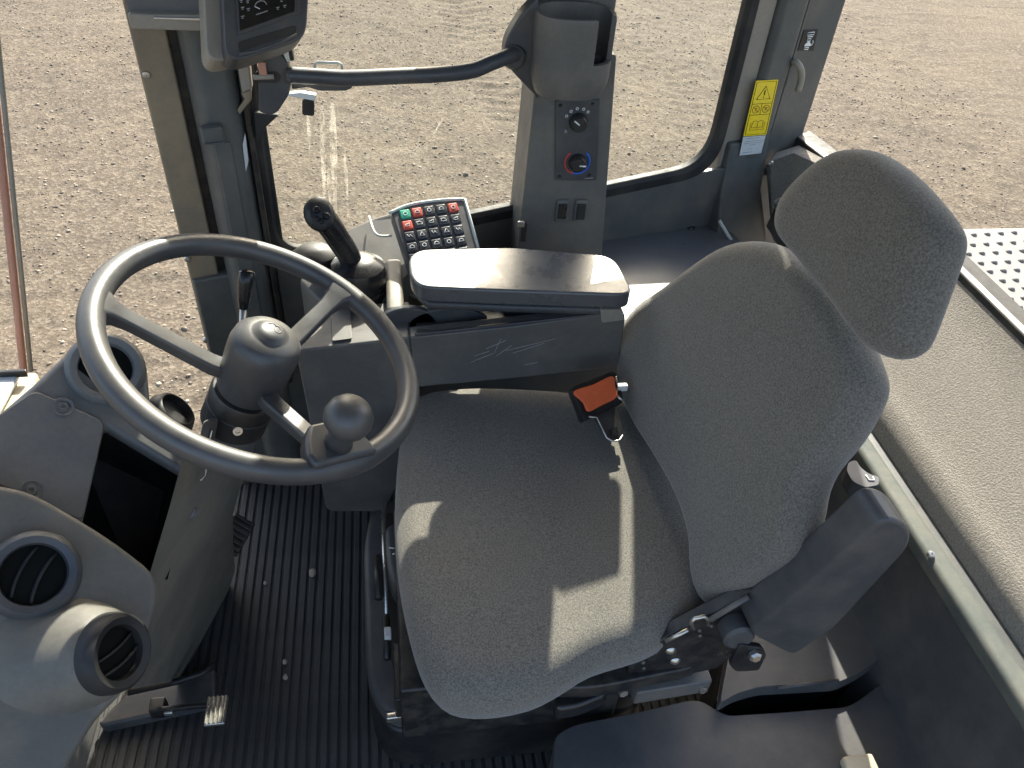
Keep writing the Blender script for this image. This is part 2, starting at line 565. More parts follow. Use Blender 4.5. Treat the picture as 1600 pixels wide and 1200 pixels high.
def make_gravel():
    rng = np.random.RandomState(5)
    bm = bmesh.new(); bmesh.ops.create_icosphere(bm, subdivisions=1, radius=1.0)
    bv = np.array([v.co[:] for v in bm.verts]); bf = np.array([[v.index for v in f.verts] for f in bm.faces]); bm.free()
    N = 24000
    y = 2.0 + 9.5 * rng.rand(N) ** 1.15
    x = -4.3 + 10.6 * rng.rand(N)
    keep = (np.abs(x) < 1.2 + y * 0.75)
    x, y = x[keep], y[keep]; N = len(x)
    r = 0.004 + 0.010 * rng.rand(N) ** 3 + 0.02 * (rng.rand(N) > 0.99) * rng.rand(N)
    z = GZ + gheight(x, y) + r * 0.15
    sc = r[:, None] * (0.6 + 0.8 * rng.rand(N, 3)); sc[:, 2] *= 0.6
    ang = rng.rand(N) * 6.28
    J = 1 + 0.35 * (rng.rand(N, len(bv), 1) - 0.5)
    P = bv[None] * J * sc[:, None, :]
    c, s = np.cos(ang)[:, None], np.sin(ang)[:, None]
    Px = P[..., 0] * c - P[..., 1] * s + x[:, None]; Py = P[..., 0] * s + P[..., 1] * c + y[:, None]; Pz = P[..., 2] + z[:, None]
    vs = np.stack([Px, Py, Pz], -1).reshape(-1, 3)
    fs = (bf[None] + (np.arange(N) * len(bv))[:, None, None]).reshape(-1, 3)
    me = bpy.data.meshes.new("gravel")
    me.vertices.add(len(vs)); me.vertices.foreach_set("co", vs.ravel())
    me.loops.add(fs.size); me.loops.foreach_set("vertex_index", fs.ravel())
    me.polygons.add(len(fs)); me.polygons.foreach_set("loop_start", np.arange(0, fs.size, 3))
    me.update(calc_edges=True)
    me.materials.append(M["gravel_stone"])
    o = bpy.data.objects.new("gravel", me)
    COL.objects.link(o)
    tag(o, "loose gravel stones scattered over the tan yard", "gravel", kind="stuff")
make_gravel()

#====================================================================== SETTING: cab shell
# floor under the mat
fl = box("cab_floor", (0.1, 0.68, -0.045), (1.75, 1.5, 0.06), "black_metal", bevel=0.004)
tag(fl, "dark steel cab floor beneath the ribbed rubber mat", "floor", kind="structure")
rf = prism("cab_roof", fillet([(-0.85, -0.12, 1.72), (1.15, -0.12, 1.72), (1.15, 1.78, 1.72), (-0.85, 1.5, 1.72)], 0.1), (0, 0, 0.12), "taupe_paint", bevel=0.02)
tag(rf, "cab roof above the operator seat", "roof", kind="structure")

# right side wall below the window
sill_z = 0.615
sw = prism("cab_wall_right", [wp(-0.37, -0.06, -0.05), wp(0.98, -0.06, -0.05), wp(0.98, sill_z + 0.02, -0.05), wp(-0.37, sill_z - 0.04, -0.05)], WN * 0.055, "pillar_paint", bevel=0.006)
tag(sw, "dark painted lower side wall beneath the big right window", "wall", kind="structure")
li = prism("wall_lining", [wp(-0.22, 0.3, -0.004), wp(0.80, 0.3, -0.004), wp(0.80, sill_z + 0.05, -0.004), wp(-0.22, sill_z - 0.022, -0.004)], WN * 0.0125, "pillar_paint", sw, bevel=0.002)
# header over the right window
hd = prism("window_header", [wp(-0.37, 1.6, -0.05), wp(0.98, 1.6, -0.05), wp(0.98, 1.72, -0.05), wp(-0.37, 1.72, -0.05)], WN * 0.06, "pillar_paint", bevel=0.006)
tag(hd, "dark steel header above the big right window", "header", kind="structure")

# big right window: pane, seal
win = thing("side_window", wp(0.25, 0.63), "large right side window with dried water streaks, behind the control column", "window")
wo = [wp(-0.212, 0.60), wp(0.715, 0.672), wp(0.715, 1.6), wp(-0.2, 1.6)]
outl = fillet(wo, [0.07, 0.085, 0.05, 0.05], 8)
prism("pane", [p + WN * -0.009 for p in outl], WN * 0.005, "clear_glass", win)
n = len(outl)
cen = sum(outl, V()) / n
vs, fs = [], []
for p in outl:
    dirn = (p - cen).normalized()
    for (a, b) in ((-0.006, -0.012), (-0.006, 0.004), (0.004, 0.012), (0.028, 0.011), (0.03, -0.035)):
        vs.append(p + dirn * a + WN * b)
for i in range(n):
    for j in range(5):
        fs.append([i * 5 + j, i * 5 + (j + 1) % 5, ((i + 1) % n) * 5 + (j + 1) % 5, ((i + 1) % n) * 5 + j])
mesh("seal", vs, fs, "seal_rubber", win, bevel=0.002)
prism("added_shade_box", fillet([wp(0.42, 1.045, 0.0), wp(0.528, 1.045, 0.0), wp(0.528, 1.172, 0.0), wp(0.43, 1.172, 0.0)], 0.01), WN * 0.02, "black_plastic", win, bevel=0.004)  # unseen box added above the view to block sun on the cushion
prism("added_shade_panel", [wp(0.556, 1.07, 0.0), wp(0.70, 1.07, 0.0), wp(0.70, 1.59, 0.0), wp(0.556, 1.59, 0.0)], WN * 0.004, "black_plastic", win)  # unseen panel added to cut the right side of the seat's sun patch
# dried streaks on the pane
for (px, y0, y1, w) in ((481, 168, 250, 5), (503, 165, 330, 8), (519, 160, 345, 11), (538, 240, 338, 6), (512, 250, 340, 5), (697, 175, 222, 4)):
    tilt = -26 if px == 697 else (px - 480) * 0.06 + 3
    a, b = at(px - (0 if px != 697 else 0), y0, pl=(wp(0, 0, -0.003), WN)), at(px + tilt, y1, pl=(wp(0, 0, -0.003), WN))
    k = 10
    pts = []
    hw = w * 0.0006
    for i in range(k + 1):
        t = i / k
        pts.append(a.lerp(b, t) - WD * hw * (0.4 + 0.6 * math.sin(3.14 * min(1, t * 1.1 + 0.1))))
    for i in range(k, -1, -1):
        t = i / k
        pts.append(a.lerp(b, t) + WD * hw * (0.4 + 0.6 * math.sin(3.14 * min(1, t * 1.1 + 0.1))))
    mesh("water_streak", pts, [list(range(len(pts)))], "streak_dirt", win)

# front right pillar
pa = thing("window_pillar", wp(-0.3, 0), "dark front pillar with tan bolted flange beside the steering wheel", "pillar")
def wbox(name, x0, x1, z0, z1, o0, o1, mat, parent, bevel=0.004):
    return prism(name, [wp(x0, z0, o0), wp(x1, z0, o0), wp(x1, z1, o0), wp(x0, z1, o0)], WN * (o1 - o0), mat, parent, bevel=bevel)
wbox("flange", -0.372, -0.322, 0.0, 1.72, -0.03, -0.004, "flange_tan", pa)
wbox("groove", -0.324, -0.306, 0.0, 1.72, -0.04, -0.02, "black_metal", pa, 0.002)
prism("pillar_tube", [p for p in fillet([wp(-0.308, 0.0, -0.04), wp(-0.308, 0.0, 0.012), wp(-0.292, 0.0, 0.034), wp(-0.246, 0.0, 0.034), wp(-0.232, 0.0, 0.012), wp(-0.232, 0.0, -0.04)], 0.012, 3)], (0, 0, 1.72), "pillar_paint", pa, bevel=0.002)
wbox("hinge_channel", -0.234, -0.224, 0.3, 1.72, -0.03, 0.028, "black_metal", pa, 0.003)
wbox("frame_strip", -0.225, -0.2, 0.3, 1.72, -0.03, 0.006, "seal_rubber", pa, 0.004)
c0 = at(331, 207, pl=(wp(0, 0, 0.034), WN))
box("raised_clip", c0 + WN * 0.006, (0.036, 0.016, 0.032), "pillar_paint", pa, 0.006, (WD, WN, (0, 0, 1)))
for zz in range(2):
    box("clip_ridge", c0 + WN * 0.015 + V((0, 0, 0.014 - 0.026 * zz)), (0.03, 0.006, 0.003), "pillar_paint", pa, 0.0012, (WD, WN, (0, 0, 1)))
wbox("clip_rail", -0.288, -0.262, 0.45, c0.z - 0.018, 0.032, 0.037, "pillar_paint", pa, 0.002)
for (px, py) in ((229, 117), (293, 405), (322, 532)):
    screw(at(px, py, pl=(wp(0, 0, -0.004), WN)), WN, 0.0065, pa)
prism("white_tag", [at(px, py, pl=(wp(0, 0, 0.03), WN)) for (px, py) in ((379, 225), (383, 208), (388, 250), (384, 268))], WN * 0.002, "label_paper", pa)

# light metal cross bar at the top of the front pillar
cb = thing("visor_bracket", at(262, 35, y=1.25), "light grey metal cross bar behind the top display", "bracket")
prism("bar", [at(px, py, y=1.26) for (px, py) in ((198, 22), (330, 24), (330, 50), (205, 46))], (0, 0.02, 0), "taupe_paint", cb, bevel=0.003)
prism("bright_edge", [at(px, py, y=1.255) for (px, py) in ((240, 27), (330, 29), (330, 34), (240, 30))], (0, 0.004, 0), "steel", cb, bevel=0.001)
prism("upper_plate", [at(px, py, y=1.275) for (px, py) in ((190, -30), (330, -30), (330, 22), (200, 20))], (0, 0.01, 0), "ledge_paint", cb, bevel=0.002)

# B pillar (rear edge of the side window)
pb = thing("window_pillar", wp(0.83, 0), "dark rear side pillar carrying the yellow warning sticker", "pillar")
wbox("side_strip", 0.746, 0.79, 0.52, 1.72, -0.035, -0.004, "taupe_paint", pb, 0.003)
prism("pillar_tube", fillet([wp(0.786, 0.46, -0.05), wp(0.79, 0.46, 0.0), wp(0.802, 0.46, 0.012), wp(0.85, 0.46, 0.012), wp(0.862, 0.46, 0.002), wp(0.862, 0.46, -0.05)], 0.006, 3), (0, 0, 1.26), "pillar_paint", pb, bevel=0.002)
prism("rear_face", [wp(0.862, 0.62, -0.008), V((0.975, 1.665, 0.62)), V((0.985, 1.70, 0.62)), wp(0.862, 0.62, -0.05)], (0, 0, 1.1), "pillar_paint", pb, bevel=0.006)
box("ridge", wp(0.862, 1.1, 0.0), (0.006, 0.012, 0.74), "pillar_paint", pb, 0.002, (WD, WN, (0, 0, 1)))
# flared foot
vs = []
for (x0, x1, z, o) in ((0.752, 0.865, 0.72, 0.008), (0.752, 0.875, 0.6, 0.02), (0.75, 0.9, 0.5, 0.05), (0.74, 0.93, 0.36, 0.09)):
    vs += [wp(x0, z, -0.02), wp(x0 + 0.006, z, o), wp(x1 - 0.006, z, o), wp(x1, z, -0.02)]
fs = [[i * 4 + j, i * 4 + (j + 1) % 4, i * 4 + 4 + (j + 1) % 4, i * 4 + 4 + j] for i in range(3) for j in range(4)] + [[0, 1, 2, 3], [12, 13, 14, 15]]
mesh("foot", vs, fs, "pillar_paint", pb, bevel=0.006)
tube("foot_flange", [at(1203, 258, pl=(wp(0, 0, 0.02), WN)), at(1206, 300, pl=(wp(0, 0, 0.035), WN)), at(1210, 350, pl=(wp(0, 0, 0.06), WN)), at(1222, 385, pl=(wp(0, 0, 0.08), WN))], 0.009, "pillar_paint", pb, n=8)
tube("bright_weld", [at(1124, 345, pl=(wp(0, 0, 0.055), WN)), at(1150, 388, pl=(wp(0, 0, 0.085), WN))], 0.004, "pipe_white", pb, n=8)
screw(at(1205, 256, pl=(wp(0, 0, 0.03), WN)), WN, 0.007, pb)
# yellow sticker with pictograms
SP = (wp(0, 0, 0.0125), WN)
def sk(u, v, off=0.0):                     # sticker coordinates 0..1
    p = [at(px, py, pl=SP) for (px, py) in ((1181, 126), (1216, 124), (1197, 210), (1161, 213))]
    q = (p[0] * (1 - u) + p[1] * u) * (1 - v) + (p[3] * (1 - u) + p[2] * u) * v
    return q + WN * off
st = prism("warning_sticker", fillet([sk(0, 0), sk(1, 0), sk(1, 1), sk(0, 1)], 0.003, 3), WN * 0.0012, "yellow_sticker", pb, label="yellow warning sticker with triangle and book pictograms")
def line(name, pts, r, mat, parent, closed=False):
    return tube(name, pts, r, mat, parent, n=6, closed=closed)
E1 = 0.0014
line("sticker_border", [sk(u, v, E1) for u, v in ((0.06, 0.025), (0.94, 0.025), (0.94, 0.975), (0.06, 0.975))], 0.0006, "ink", st, True)
for v in (0.41, 0.61):
    line("sticker_rule", [sk(0.06, v, E1), sk(0.94, v, E1)], 0.0005, "ink", st)
line("sticker_rule", [sk(0.5, 0.41, E1), sk(0.5, 0.61, E1)], 0.0005, "ink", st)
line("warning_triangle", [sk(0.5, 0.1, E1), sk(0.8, 0.33, E1), sk(0.2, 0.33, E1)], 0.001, "ink", st, True)
line("exclamation_mark", [sk(0.5, 0.17, E1), sk(0.5, 0.26, E1)], 0.0012, "ink", st)
line("exclamation_mark", [sk(0.5, 0.29, E1), sk(0.5, 0.305, E1)], 0.0012, "ink", st)
for cu in (0.28, 0.72):
    line("forbidden_sign", [sk(cu + 0.15 * math.cos(a), 0.51 + 0.066 * math.sin(a), E1) for a in np.linspace(0, 6.28, 17)[:-1]], 0.0009, "brown_ink", st, True)
    line("forbidden_sign", [sk(cu - 0.11, 0.465, E1), sk(cu + 0.11, 0.555, E1)], 0.0009, "brown_ink", st)
    line("forbidden_sign", [sk(cu - 0.04, 0.54, E1), sk(cu + 0.02, 0.48, E1), sk(cu + 0.05, 0.5, E1)], 0.0006, "ink", st)
for s in (-1, 1):
    line("book_symbol", [sk(0.5, 0.74, E1), sk(0.5 + s * 0.1, 0.72, E1), sk(0.5 + s * 0.22, 0.73, E1), sk(0.5 + s * 0.25, 0.85, E1), sk(0.5 + s * 0.1, 0.84, E1), sk(0.5, 0.86, E1)], 0.0008, "brown_ink", st, True)
line("book_symbol", [sk(0.2, 0.75, E1), sk(0.2, 0.89, E1), sk(0.8, 0.89, E1), sk(0.8, 0.75, E1)], 0.0007, "brown_ink", st)
q = [at(px, py, pl=SP) for (px, py) in ((1161, 214), (1196, 211), (1189, 239), (1155, 243))]
lb = prism("paper_label", q, WN * 0.001, "label_paper", pb, label="small white printed label below the yellow sticker")
def lk(u, v): return (q[0] * (1 - u) + q[1] * u) * (1 - v) + (q[3] * (1 - u) + q[2] * u) * v + WN * 0.0012
for (u0, u1, v) in ((0.15, 0.75, 0.1), (0.1, 0.95, 0.26), (0.1, 0.9, 0.36), (0.35, 0.6, 0.46), (0.35, 0.5, 0.66), (0.1, 0.55, 0.86)):
    line("print_line", [lk(u0, v), lk(u1, v)], 0.0006, "label_print", lb)
# small black pictogram sticker on the rear face
RFN = (V((0.975, 1.665, 0)) - wp(0.862, 0, -0.008)); RFN = unit((RFN.y, -RFN.x, 0))
RP = (wp(0.862, 0, -0.0075), RFN)
q2 = [at(px, py, pl=RP) for (px, py) in ((1256, 47), (1278, 46), (1270, 79), (1246, 79))]
pk = prism("pictogram_sticker", q2, RFN * 0.0012, "black_plastic", pb, label="small black sticker with white lamp pictogram")
def pkp(u, v): return (q2[0] * (1 - u) + q2[1] * u) * (1 - v) + (q2[3] * (1 - u) + q2[2] * u) * v + RFN * 0.0018
line("pictogram", [pkp(0.3, 0.12), pkp(0.75, 0.1), pkp(0.75, 0.22), pkp(0.3, 0.24)], 0.001, "white_print", pk, True)
line("pictogram", [pkp(0.35, 0.33), pkp(0.7, 0.31)], 0.0012, "white_print", pk)
line("pictogram", [pkp(0.4, 0.42), pkp(0.62, 0.41), pkp(0.62, 0.52), pkp(0.4, 0.53)], 0.0011, "white_print", pk, True)
prism("pictogram", [pkp(0.52, 0.52), pkp(0.75, 0.7), pkp(0.7, 0.76), pkp(0.3, 0.78), pkp(0.3, 0.68)], RFN * 0.0008, "white_print", pk)
line("pictogram", [pkp(0.78, 0.5), pkp(0.84, 0.6), pkp(0.78, 0.74)], 0.001, "white_print", pk)
line("pictogram", [pkp(0.35, 0.84), pkp(0.62, 0.84), pkp(0.62, 0.93), pkp(0.35, 0.93)], 0.0011, "white_print", pk, True)
# elbow pipe on the rear face
hk = [at(1238, 97, pl=(wp(0.862, 0, 0.004), RFN)), at(1244, 98, pl=(wp(0.862, 0, 0.02), RFN)), at(1251, 108, pl=(wp(0.862, 0, 0.028), RFN)), at(1252, 122, pl=(wp(0.862, 0, 0.028), RFN)), at(1247, 142, pl=(wp(0.862, 0, 0.028), RFN))]
el = tube("elbow_pipe", catmull(hk, 5), 0.0075, "taupe_paint", None, n=12)
tag(el, "small bent grey plastic drain pipe on the rear pillar", "pipe")

# rear window: sill, pane
RS = [V((0.972, 1.67, 0.70)), V((1.0, 1.5, 0.70)), V((1.055, 1.15, 0.69)), V((1.06, 0.05, 0.69))]
rw = thing("rear_window", V((1.05, 0.9, 0.69)), "rear window behind the headrest overlooking the gravel", "window")
vs = []
for p in RS:
    vs += [p + V((-0.02, -0.012, -0.055)), p + V((-0.016, -0.01, 0)), p + V((0.03, 0.02, 0.004)), p + V((0.03, 0.02, -0.06))]
fs = [[i * 4 + j, i * 4 + (j + 1) % 4, i * 4 + 4 + (j + 1) % 4, i * 4 + 4 + j] for i in range(len(RS) - 1) for j in range(4)] + [[0, 1, 2, 3], [12, 13, 14, 15]]
mesh("sill_frame", vs, fs, "seal_rubber", rw, bevel=0.004)
vs = []
for p in RS:
    vs += [p + V((-0.013, -0.008, 0.0005)), p + V((-0.004, -0.004, 0.004)), p + V((-0.004, -0.004, -0.002))]
fs = [[i * 3 + j, i * 3 + (j + 1) % 3, i * 3 + 3 + (j + 1) % 3, i * 3 + 3 + j] for i in range(len(RS) - 1) for j in range(3)]
mesh("sill_highlight", vs, fs, "taupe_paint", rw)  # highlight along the sill, built in as a paler strip
vs, fs = [], []
for p in RS:
    vs += [p + V((0.012, 0.008, 0.0)), p + V((0.012, 0.008, 1.02))]
fs = [[2 * i, 2 * i + 2, 2 * i + 3, 2 * i + 1] for i in range(len(RS) - 1)]
mesh("pane", vs, fs, "clear_glass", rw)

# windscreen: corner pane and front pane, joint strip
ws = thing("windscreen", V((-0.7, 0.9, 0.1)), "front windscreen beyond the dashboard and steering wheel", "window")
S0, S1 = at(37, 580, y=1.17), at(2, 250, y=1.22)
S1b = S0 + (S1 - S0) * 2.2; S1b.z = min(S1b.z, 1.72)
k_ = V((-0.37, wp(-0.37, 0).y + 0.012, 0))
mesh("pane", [k_ + V((0, 0, 0.02)), S0 + V((0, 0, 0)) - (S1 - S0) * ((S0.z - 0.02) / (S1.z - S0.z)), S0 + (S1 - S0) * ((1.72 - S0.z) / (S1.z - S0.z)), k_ + V((0, 0, 1.72))], [[0, 1, 2, 3]], "clear_glass", ws)
fb = S0 - (S1 - S0) * ((S0.z - 0.6) / (S1.z - S0.z)); ft = S0 + (S1 - S0) * ((1.72 - S0.z) / (S1.z - S0.z))
mesh("pane", [fb, fb + V((-0.1, -1.1, 0)), ft + V((-0.1, -1.1, 0)), ft], [[0, 1, 2, 3]], "clear_glass", ws)
tube("joint_strip", [S0 - (S1 - S0) * 0.02, S0, S1, ft], 0.0065, "seal_pink", ws, n=8)
tube("joint_strip", [S0 + V((0.012, 0, 0)), S1 + V((0.012, 0.0, 0)), ft + V((0.012, 0, 0))], 0.004, "taupe_paint", ws, n=8)

# floor mat with ridges
fm = thing("floor_mat", (0.0, 0.8, 0.0), "black ribbed rubber mat covering the cab floor", "floor mat")
box("mat_base", (0.1, 0.68, -0.006), (1.7, 1.42, 0.012), "mat_rubber", fm, 0.002)
pitch = 0.0182
rdg = None
k = 0
x = -0.72
while x < 0.78:
    if rdg is None:
        pr = [(-0.0066, -0.001), (-0.0062, 0.0034), (-0.0045, 0.0048), (0.0045, 0.0048), (0.0062, 0.0034), (0.0066, -0.001)]
        rdg = prism("ridge", [V((a, -0.68, b)) for a, b in pr], (0, 1.36, 0), "mat_rubber", fm)
        rdg.matrix_parent_inverse = Matrix.Translation((0, -0.8, 0))
        rdg.location = (x, 0.68, 0)
    else:
        copy_of(rdg, (x + R_.uniform(-0.0004, 0.0004), 0.68, R_.uniform(-0.0003, 0.0003)), fm)
    x += pitch

#====================================================================== rear shelf, rail, outside deck
sh = thing("rear_shelf", V((0.95, 0.8, 0.5)), "beige carpeted shelf below the rear window behind the seat", "shelf")
prof = [(0.835, 0.40), (0.842, 0.50), (0.858, 0.535), (0.89, 0.555), (0.95, 0.6), (1.01, 0.648), (1.045, 0.684), (1.05, 0.40)]
ys = np.linspace(0.12, 1.42, 40)
vs, fs = [], []
for yy in ys:
    cx = max(0, (yy - 1.15)) * -0.12
    for (a, b) in catmull([(p[0], 0, p[1]) for p in prof[:-1]], 4) and [(v.x, v.z) for v in catmull([(p[0], 0, p[1]) for p in prof[:-1]], 4)] + [prof[-1]]:
        vs.append((a + cx * (a > 0.9), yy, b))
m_ = len(vs) // len(ys)
for i in range(len(ys) - 1):
    for j in range(m_):
        fs.append([i * m_ + j, i * m_ + (j + 1) % m_, (i + 1) * m_ + (j + 1) % m_, (i + 1) * m_ + j])
fs += [list(range(m_)), list(range((len(ys) - 1) * m_, len(ys) * m_))]
mesh("carpet", vs, fs, "carpet", sh, bevel=0.004)
cp = [at(1203, 250, y=1.585), at(1240, 238, y=1.6), at(1292, 262, y=1.5), at(1335, 290, y=1.38), at(1345, 420, y=1.30), at(1240, 430, y=1.42), at(1206, 372, y=1.5)]
prism("corner_carpet", cp, (0.03, 0.04, 0), "carpet", sh, bevel=0.004)
pk_o = [at(px, py, y=1.37) for (px, py) in ((1216, 322), (1222, 315), (1260, 316), (1268, 345), (1238, 358))]
tube("pocket_rim", catmull(pk_o, 5, True), 0.008, "dark_plastic", sh, n=8, closed=True)
prism("pocket_floor", [p + V((0, 0.012, -0.01)) for p in pk_o], (0, 0.01, -0.05), "black_plastic", sh)

rl = thing("rear_frame_rail", V((0.79, 0.6, 0.48)), "grey-green steel rail running behind the seat before the carpeted shelf", "rail")
a, b = at(1346, 694, z=0.5), at(1608, 1075, z=0.5)
dv = b - a
xr = (a.x + b.x) / 2
box("rail", V((xr, 0.65, 0.485)), (0.036, 1.1, 0.034), "rail_paint", rl, 0.011, seg=4)
prism("top_plate", [V((xr + 0.008, 0.08, 0.484)), V((0.845, 0.08, 0.49)), V((0.845, 1.35, 0.49)), V((xr + 0.008, 1.35, 0.484))], (0, 0, -0.012), "pillar_paint", rl, bevel=0.003)
prism("drop_panel", [V((xr - 0.012, 0.08, 0.485)), V((xr - 0.012, 1.4, 0.485)), V((xr - 0.04, 1.4, 0.0)), V((xr - 0.04, 0.08, 0.0))], (0.02, 0, 0), "box_plastic", rl, bevel=0.003)
screw(at(1455, 866, z=0.505), (0, -0.3, 1), 0.006, rl)

# outside deck behind the rear window
dk = thing("outside_deck", V((1.4, 1.0, 0.2)), "pale grey dimpled metal deck outside the rear window", "deck")
D0 = at(1497, 356, z=0.62)
prism("plate", fillet([V((1.11, 0.2, 0.62)), V((1.9, 0.2, 0.62)), V((1.9, D0.y, 0.62)), V((1.11, D0.y, 0.62))], 0.01), (0, 0, -0.45), "deck_paint", dk, bevel=0.01)
tube("edge_seal", [V((1.103, 0.2, 0.622)), V((1.103, D0.y, 0.622))], 0.008, "seal_rubber", dk, n=8)
dim = None
for (px, py) in [(1501 + 21 * i + 13 * (j % 2) + 7 * j * 0.9, 368 + 14.3 * j - 1.2 * i) for j in range(9) for i in range(6)]:
    p = at(px, py, z=0.621)
    if p.x < 1.13 or p.x > 1.85 or px > 1625: continue
    if dim is None:
        dim = lathe("dimple", [(0, 0.0045), (0.003, 0.004), (0.0058, 0.0015), (0.0068, -0.001)], V((0, 0, 0)), (0, 0, 1), "deck_paint", dk, n=10)
        dim.modifiers.clear()
        dim.location = p
    else:
        copy_of(dim, p, dk)

# pale outside panel ahead of the dashboard
fp = thing("front_cowl", V((-0.75, 1.0, 0.3)), "cream metal cowl outside the windscreen, left of the dashboard", "cowl")
prism("panel", [at(px, py, z=0.6) for (px, py) in ((-120, 588), (58, 580), (52, 610), (-40, 740), (-120, 860))], (0, 0, -0.05), "cream_paint", fp, bevel=0.006)
prism("white_plate", [at(px, py, z=0.612) for (px, py) in ((-120, 585), (30, 583), (0, 640), (-120, 800))], (0, 0, -0.008), "label_paper", fp, bevel=0.003)
prism("dark_edge", [at(px, py, z=0.622) for (px, py) in ((-60, 579), (40, 576), (40, 580), (-60, 584))], (0, 0, -0.012), "black_metal", fp, bevel=0.001)

#====================================================================== ledge + right console
lg = prism("side_ledge", [wp(0.16, 0.525, 0.0), wp(0.80, 0.515, 0.0), V((0.83, 1.46, 0.51)), V((0.65, 1.29, 0.51)), V((0.44, 1.2, 0.51)), V((0.16, 1.2, 0.525))], (0, 0, -0.05), "ledge_paint", bevel=0.012)
tag(lg, "glossy dark ledge between the control column and the rear pillar", "ledge")
for (px, py, r) in ((952, 373, 0.009), (1079, 355, 0.011)):
    p = at(px, py, z=0.517)
    s = lathe("plug", [(0, 0.003), (r * 0.8, 0.003), (r, 0.0), (r, -0.004)], p, (0, 0, 1), "black_plastic", lg, n=18)

cn = thing("side_console", V((0.1, 1.15, 0.3)), "long dark plastic console with scratched side along the right wall", "console")
CY = 1.03
def cpt(px, py, y=CY): return at(px, py, y=y)
# long side panel
prism("side_panel", fillet([cpt(640, 527), cpt(800, 510), cpt(972, 487), cpt(978, 495), cpt(966, 574), cpt(800, 592), cpt(648, 606)], [0, 0, .012, .012, .012, 0, 0], 4), (0, 0.03, 0), "console_plastic", cn, bevel=0.004)
prism("front_panel", fillet([cpt(462, 548), cpt(640, 527), cpt(648, 606), cpt(640, 720), cpt(600, 800), cpt(510, 800), cpt(490, 690)], [.012, 0, 0, .02, .02, .02, .02], 4), (0, 0.035, 0), "console_plastic", cn, bevel=0.004)
for pts in (((760, 545), (790, 532)), ((772, 552), (782, 530)), ((776, 556), (800, 540)), ((735, 566), (770, 552)), ((790, 548), (868, 529)), ((800, 552), (850, 536)), ((742, 556), (764, 549)), ((820, 570), (842, 566))):
    tube("scratch", [at(px + R_.uniform(-1, 1), py, y=CY - 0.0004) for px, py in pts], 0.0005, "grey_print", cn, n=5)
# sloping top face of the console front, up to the joystick pod
tp = [cpt(462, 548), cpt(640, 527), at(640, 470, y=1.14), at(505, 478, y=1.16)]
prism("front_top", tp, (0, 0.01, -0.05), "console_plastic", cn, bevel=0.005)
prism("cover_plate", fillet([at(px, py, pl=(tp[0] + V((0, -0.0005, 0.003)), (tp[1] - tp[0]).cross(tp[3] - tp[0]))) for (px, py) in ((517, 489), (548, 486), (550, 530), (519, 534))], 0.004, 3), (0, -0.001, 0.0025), "console_plastic", cn, bevel=0.001)
# tray along the arm
prism("tray_top", [cpt(648, 522), cpt(972, 486), at(940, 478, y=1.12), at(652, 488, y=1.12)], (0, 0.005, -0.03), "dark_plastic", cn, bevel=0.004)
prism("tray_wall", [at(652, 488, y=1.12), at(700, 478, y=1.12), at(940, 470, y=1.12), at(940, 495, y=1.12), at(652, 505, y=1.12)], (0, 0.02, 0), "console_plastic", cn, bevel=0.004)
prism("end_cap", fillet([cpt(938, 484, CY - 0.004), cpt(972, 484, CY - 0.004), cpt(976, 500, CY - 0.004), cpt(940, 505, CY - 0.004)], 0.004, 3), (0, 0.1, 0.004), "taupe_paint", cn, bevel=0.003)
lathe("pivot_knob", [(0, 0.006), (0.007, 0.006), (0.008, 0)], at(917, 497, y=CY + 0.02), (0, -0.6, 1), "black_plastic", cn, n=16)
# upright dividers of the open bin beside the joystick
box("divider", at(617, 470, y=1.17) + V((0, 0, -0.02)), (0.03, 0.16, 0.12), "pod_plastic", cn, 0.008)
prism("bin_wall", [at(600, 440, y=1.2), at(660, 470, y=1.2), at(660, 520, y=1.2), at(600, 520, y=1.2)], (0, 0.015, 0), "pod_plastic", cn, bevel=0.004)
for (px, w_) in ((638, 0.05), (700, 0.07)):
    c = at(px, 508, y=1.075)
    arc = [c + V((w_ * math.cos(t), 0, 0.035 * math.sin(t))) for t in np.linspace(0, math.pi, 12)]
    prism("bin_lip", arc + [c + V((-w_, 0, -0.03)), c + V((w_, 0, -0.03))], (0, 0.012, 0), "dark_plastic", cn, bevel=0.003)
# console top deck (joystick pod to keypad)
dck = [at(468, 440, z=0.6), at(480, 398, z=0.62), at(520, 372, z=0.66), at(580, 340, z=0.68), at(640, 322, z=0.69), at(727, 311, z=0.69), at(748, 392, z=0.66), at(640, 430, z=0.64), at(600, 470, z=0.62), at(505, 476, z=0.6)]
prism("top_deck", dck, (0, 0.0, -0.16), "grey_plastic", cn, bevel=0.006)
# small lid outline on the deck
ld = [at(px, py, z=0.686) for (px, py) in ((577, 338), (583, 358), (590, 367), (600, 369), (612, 368))]
tube("lid_groove", catmull(ld, 5), 0.0022, "pipe_white", cn, n=6)
# armrest pad
ao = [at(px, py, z=0.712) for (px, py) in ((638, 402), (655, 389), (800, 386), (945, 398), (964, 408), (988, 452), (978, 460), (800, 454), (658, 448), (642, 434))]
ap = prism("armrest_pad", fillet(ao, 0.02, 4), (0, 0, -0.03), "armrest_vinyl", cn, bevel=0.01, seg=4, label="smooth dark armrest pad catching bright sun glare")
prism("armrest_base", [p + (V((0.21, 1.08, 0)) - V((p.x, p.y, 0))) * 0.06 + V((0, 0, -0.032)) for p in ao], (0, 0, -0.016), "dark_plastic", cn, bevel=0.006)
box("armrest_post", (0.25, 1.12, 0.63), (0.12, 0.05, 0.08), "dark_plastic", cn, 0.008)

